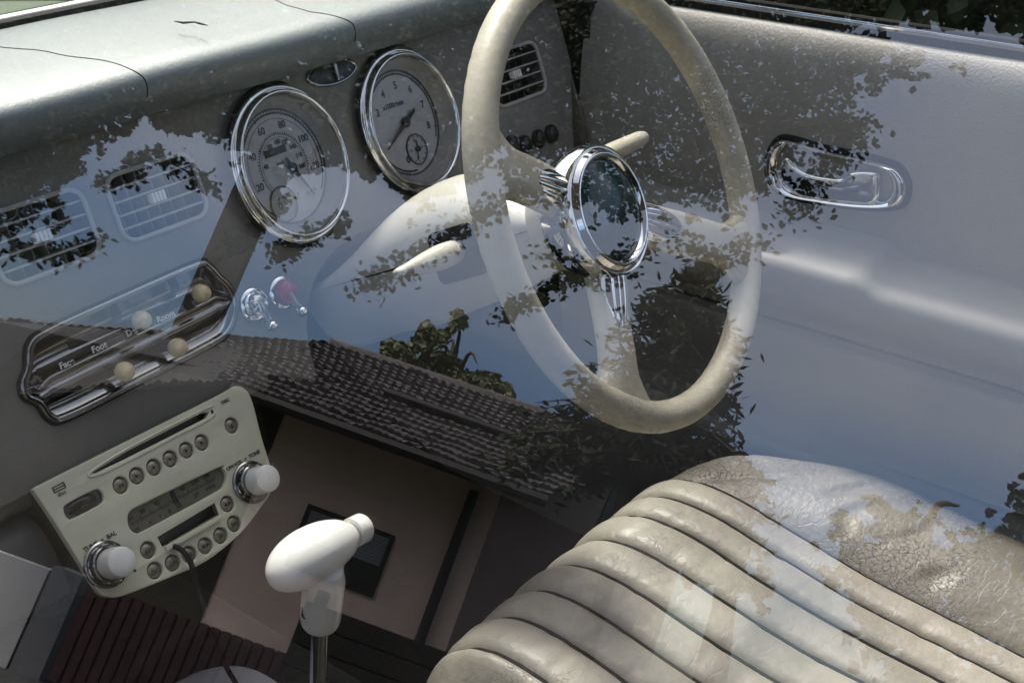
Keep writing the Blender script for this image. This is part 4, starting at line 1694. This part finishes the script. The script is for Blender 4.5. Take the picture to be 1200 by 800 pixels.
sprig(mb, [(800, 285), (850, 300), (890, 285)], 132, 12, 7.7, .03, rng)
sprig(mb, [(330, 235), (300, 265), (270, 290)], 198, 8, 7.4, .03, rng)
sprig(mb, [(400, 260), (350, 285), (330, 300)], 198, 9, 7.4, .03, rng)
sprig(mb, [(118, 215), (150, 205), (165, 185)], 154, 8, 7.4, .03, rng)
sprig(mb, [(20, 290), (70, 300), (112, 285)], 198, 9, 7.4, .03, rng)
sprig(mb, [(180, 180), (225, 205), (245, 225)], 110, 9, 7.4, .03, rng)
mb.build('crown', M['leafA'], ta)
mb = MB()
tb_ = V3((-9.0, -5.0, 0))
tt_ = V3((-8.8, -4.4, 7.4))
mb.tube([tb_, tb_.lerp(tt_, .3) + V3((.1, 0, 0)), tt_, tt_ + V3((.4, .8, 2.5))], [.42, .33, .26, .12], 12)
for tgt, d in (((900, -60), 9.2), ((700, -80), 9.4), ((450, -60), 9.6), ((200, -40), 9.8), ((940, 60), 9.0), ((620, 60), 9.4), ((60, 40), 9.8)):
    e = mirr(*tgt, d)
    limb(mb, [tt_, tt_.lerp(e, .5) + V3((0, 0, 1.6)), e + V3((0, 0, .2)), e.lerp(mirr(tgt[0] + 20, tgt[1] + 90, d), .8)], .11, .012)
mb.build('trunk', M['bark'], ta)


def conifer(label, base_px, top_px, dist, wid, n, group):
    top = mirr(*top_px, dist)
    b = mirr(*base_px, dist)
    root = V3((top.x, top.y, 0))
    t = thing('conifer_tree', label, 'tree', root, group)
    m1, m2 = MB(), MB()
    H_ = top.z
    m2.tube([root, root + V3((0, 0, H_ * .5)), top], [.22, .13, .015], 9)
    r_ = random.Random(int(dist * 100))
    lo = max(.6, b.z + .1)
    levels = 26
    for i in range(levels):
        z = lerp(H_ - .1, lo, (i / levels) ** .9)
        rad = wid * (.06 + .94 * ((H_ - z) / (H_ - lo)) ** .85) * r_.uniform(.75, 1.1)
        for k in range(9):
            a = r_.random() * 6.283
            dirv = V3((cos(a), sin(a), 0))
            L__ = rad * r_.uniform(.6, 1.05)
            p0 = V3((top.x, top.y, z))
            m2.tube([p0, p0 + dirv * L__ * .5 + V3((0, 0, .03)), p0 + dirv * L__ + V3((0, 0, -.22 * L__))], [.025, .015, .004], 4)
            for _ in range(int(n * (.3 + L__))):
                s_ = r_.random() ** .75
                q = p0 + dirv * L__ * s_ + V3((r_.gauss(0, .09), r_.gauss(0, .09), -.22 * L__ * s_ * s_ - abs(r_.gauss(0, .09))))
                leaf(m1, q, .046 * r_.uniform(.7, 1.4), r_, 3.2)
    m1.build('crown', M['leafB'], t)
    m2.build('trunk', M['bark'], t)


conifer('dark spruce standing right of the tiled roof', (745, 590), (832, 300), 14.0, 1.75, 34, None)


def bush_tree(name, label, P, n, d0, d1, size, m, base, group=None, hole=.0, cell=30, edge=30, long=1.5):
    q = mirr(*base, (d0 + d1) / 2)
    root = V3((q.x, q.y, 0))
    t = thing(name, label, 'tree', root, group)
    m1 = MB()
    crown(m1, P, n, d0, d1, size, random.Random(n), hole, cell, edge, long)
    m1.build('crown', m, t)
    m2 = MB()
    cx_ = sum(p[0] for p in P) / len(P)
    cy_ = sum(p[1] for p in P) / len(P)
    c = mirr(cx_, cy_, (d0 + d1) / 2)
    m2.tube([root, root.lerp(c, .6), c], [.25, .16, .06], 9)
    for k in range(9):
        e = P[(k * len(P)) // 9]
        ee = mirr(lerp(cx_, e[0], .5), lerp(cy_, e[1], .5), lerp(d0, d1, .3 + .4 * (k % 2)))
        limb(m2, [root.lerp(c, .55), c.lerp(ee, .4), ee], .08, .012)
    m2.build('trunk', M['bark'], t)


bush_tree('garden_tree', 'olive green tree rising behind the ridge of the tiled roof',
          [(400, 450), (430, 425), (440, 398), (462, 386), (482, 395), (480, 375), (497, 362), (515, 378), (522, 360), (540, 348), (556, 358), (550, 385), (532, 405), (556, 425), (585, 425), (606, 445), (620, 475), (660, 500), (700, 520), (700, 560), (500, 520), (400, 470)],
          15000, 25, 30, .085, M['leafC'], (520, 560), hole=.12, cell=22, edge=16)
bush_tree('garden_tree', 'dense green tree filling the lower right of the mirrored view',
          [(955, 535), (978, 545), (990, 575), (1020, 585), (1050, 575), (1085, 590), (1100, 615), (1150, 605), (1172, 580), (1185, 555), (1240, 530), (1260, 860), (1030, 860), (985, 760), (970, 690), (940, 640), (975, 600)],
          9000, 11, 14.5, .05, M['leafB'], (1150, 900), hole=.11, cell=26, edge=40)
bush_tree('garden_tree', 'smaller tree with open branches left of the dense green one',
          [(780, 590), (830, 545), (905, 540), (935, 556), (905, 575), (870, 590), (905, 600), (880, 640), (920, 690), (900, 740), (850, 690), (800, 720), (770, 660)],
          4200, 11.5, 14, .045, M['leafB'], (840, 850), hole=.2, cell=22, edge=24)

# hedge beyond the driver's side
hd = thing('hedge', 'dark green hedge outside beyond the driver door', 'hedge', (4.2, 2.5, 0))
mb = MB()
r_ = random.Random(5)
for k in range(16000):
    y = r_.uniform(-1.2, 9)
    z = 3.4 * r_.random() ** .8
    dd = 1 - r_.random() ** 2
    x = 3.6 + .5 * noise.noise(V3((y * .9, z * .9, 0))) + (1 - dd) * .7
    leaf(mb, V3((x, y, z)), .075 * r_.uniform(.6, 1.4), r_)
mb.build('foliage', M['leafA'], hd)
mb = MB()
mb.grid([[V3((4.5 + .3 * noise.noise(V3((y, z, 4))), y, z)) for z in (0, 1, 2, 3.1)] for y in [lerp(-1.2, 9, k / 12) for k in range(13)]])
for k in range(14):
    y = -1 + k * .7
    mb.tube([V3((4.4, y, 0)), V3((4.3, y + .1, 1.2)), V3((4.2, y - .1, 2.6))], [.05, .035, .01], 6)
mb.build('branches', M['bark'], hd)

# ================================================================== CAMERA, LIGHT, WORLD
cam = bpy.data.cameras.new('camera')
co = bpy.data.objects.new('camera', cam)
COL.objects.link(co)
mw = Matrix.Identity(4)
for i in range(3):
    mw[i][0], mw[i][1], mw[i][2], mw[i][3] = RIGHT[i], -DOWN[i], -FWD[i], CAM[i]
co.matrix_world = mw
cam.sensor_width = 36
cam.lens = FPX * 36 / 1200
cam.clip_start = .01
cam.clip_end = 600
SC.camera = co

SUN_AZ, SUN_EL = radians(38), radians(57)          # azimuth from +y towards +x
sd = V3((sin(SUN_AZ) * cos(SUN_EL), cos(SUN_AZ) * cos(SUN_EL), sin(SUN_EL)))
sl = bpy.data.lights.new('sun', 'SUN')
sl.energy = 2.2
sl.angle = radians(10)
sl.color = (1, .95, .87)
so_ = bpy.data.objects.new('sun', sl)
COL.objects.link(so_)
so_.rotation_euler = sd.to_track_quat('Z', 'Y').to_euler()
so_.location = (3, 3, 8)
w = bpy.data.worlds.new('World')
SC.world = w
w.use_nodes = True
nt = w.node_tree
sky = nt.nodes.new('ShaderNodeTexSky')
sky.sky_type = 'NISHITA'
sky.sun_disc = False
sky.sun_elevation = SUN_EL
sky.sun_rotation = SUN_AZ
sky.dust_density = 5.0
sky.ozone_density = 1.0
bg = nt.nodes['Background']
bg.inputs['Strength'].default_value = .132
# thin high cloud: the sky colour is veiled towards grey-white, in soft patches
tcw = nt.nodes.new('ShaderNodeTexCoord')
nzw = nt.nodes.new('ShaderNodeTexNoise')
nzw.inputs['Scale'].default_value = 2.2
nzw.inputs['Detail'].default_value = 6
nt.links.new(tcw.outputs['Generated'], nzw.inputs['Vector'])
mrw = nt.nodes.new('ShaderNodeMapRange')
mrw.inputs['From Min'].default_value = .35
mrw.inputs['From Max'].default_value = .7
mrw.inputs['To Min'].default_value = .2
mrw.inputs['To Max'].default_value = .65
nt.links.new(nzw.outputs['Fac'], mrw.inputs['Value'])
hsv = nt.nodes.new('ShaderNodeHueSaturation')
hsv.inputs['Saturation'].default_value = .3
nt.links.new(sky.outputs[0], hsv.inputs['Color'])
# the cloud thins out towards the horizon, where the blue shows
sxyz = nt.nodes.new('ShaderNodeSeparateXYZ')
nt.links.new(tcw.outputs['Generated'], sxyz.inputs[0])
mre = nt.nodes.new('ShaderNodeMapRange')
mre.inputs['From Min'].default_value = .18
mre.inputs['From Max'].default_value = .28
mre.inputs['To Min'].default_value = -.75
mre.inputs['To Max'].default_value = .25
nt.links.new(sxyz.outputs['Z'], mre.inputs['Value'])
adw = nt.nodes.new('ShaderNodeMath')
adw.operation = 'ADD'
adw.use_clamp = True
nt.links.new(mrw.outputs[0], adw.inputs[0])
nt.links.new(mre.outputs[0], adw.inputs[1])
blu = nt.nodes.new('ShaderNodeHueSaturation')
blu.inputs['Saturation'].default_value = 1.45
blu.inputs['Hue'].default_value = .51
blu.inputs['Value'].default_value = .8
nt.links.new(sky.outputs[0], blu.inputs['Color'])
mxw = nt.nodes.new('ShaderNodeMix')
mxw.data_type = 'RGBA'
nt.links.new(adw.outputs[0], mxw.inputs[0])
nt.links.new(blu.outputs[0], mxw.inputs[6])
nt.links.new(hsv.outputs[0], mxw.inputs[7])
nt.links.new(mxw.outputs[2], bg.inputs['Color'])

SC.view_settings.view_transform = 'Standard'
SC.view_settings.look = 'None'
SC.view_settings.exposure = 1.34
SC.view_settings.gamma = 1
cy = SC.cycles
cy.use_denoising = True
cy.max_bounces = 10
cy.diffuse_bounces = 3
cy.glossy_bounces = 5
cy.transparent_max_bounces = 24
cy.caustics_reflective = False
cy.caustics_refractive = False
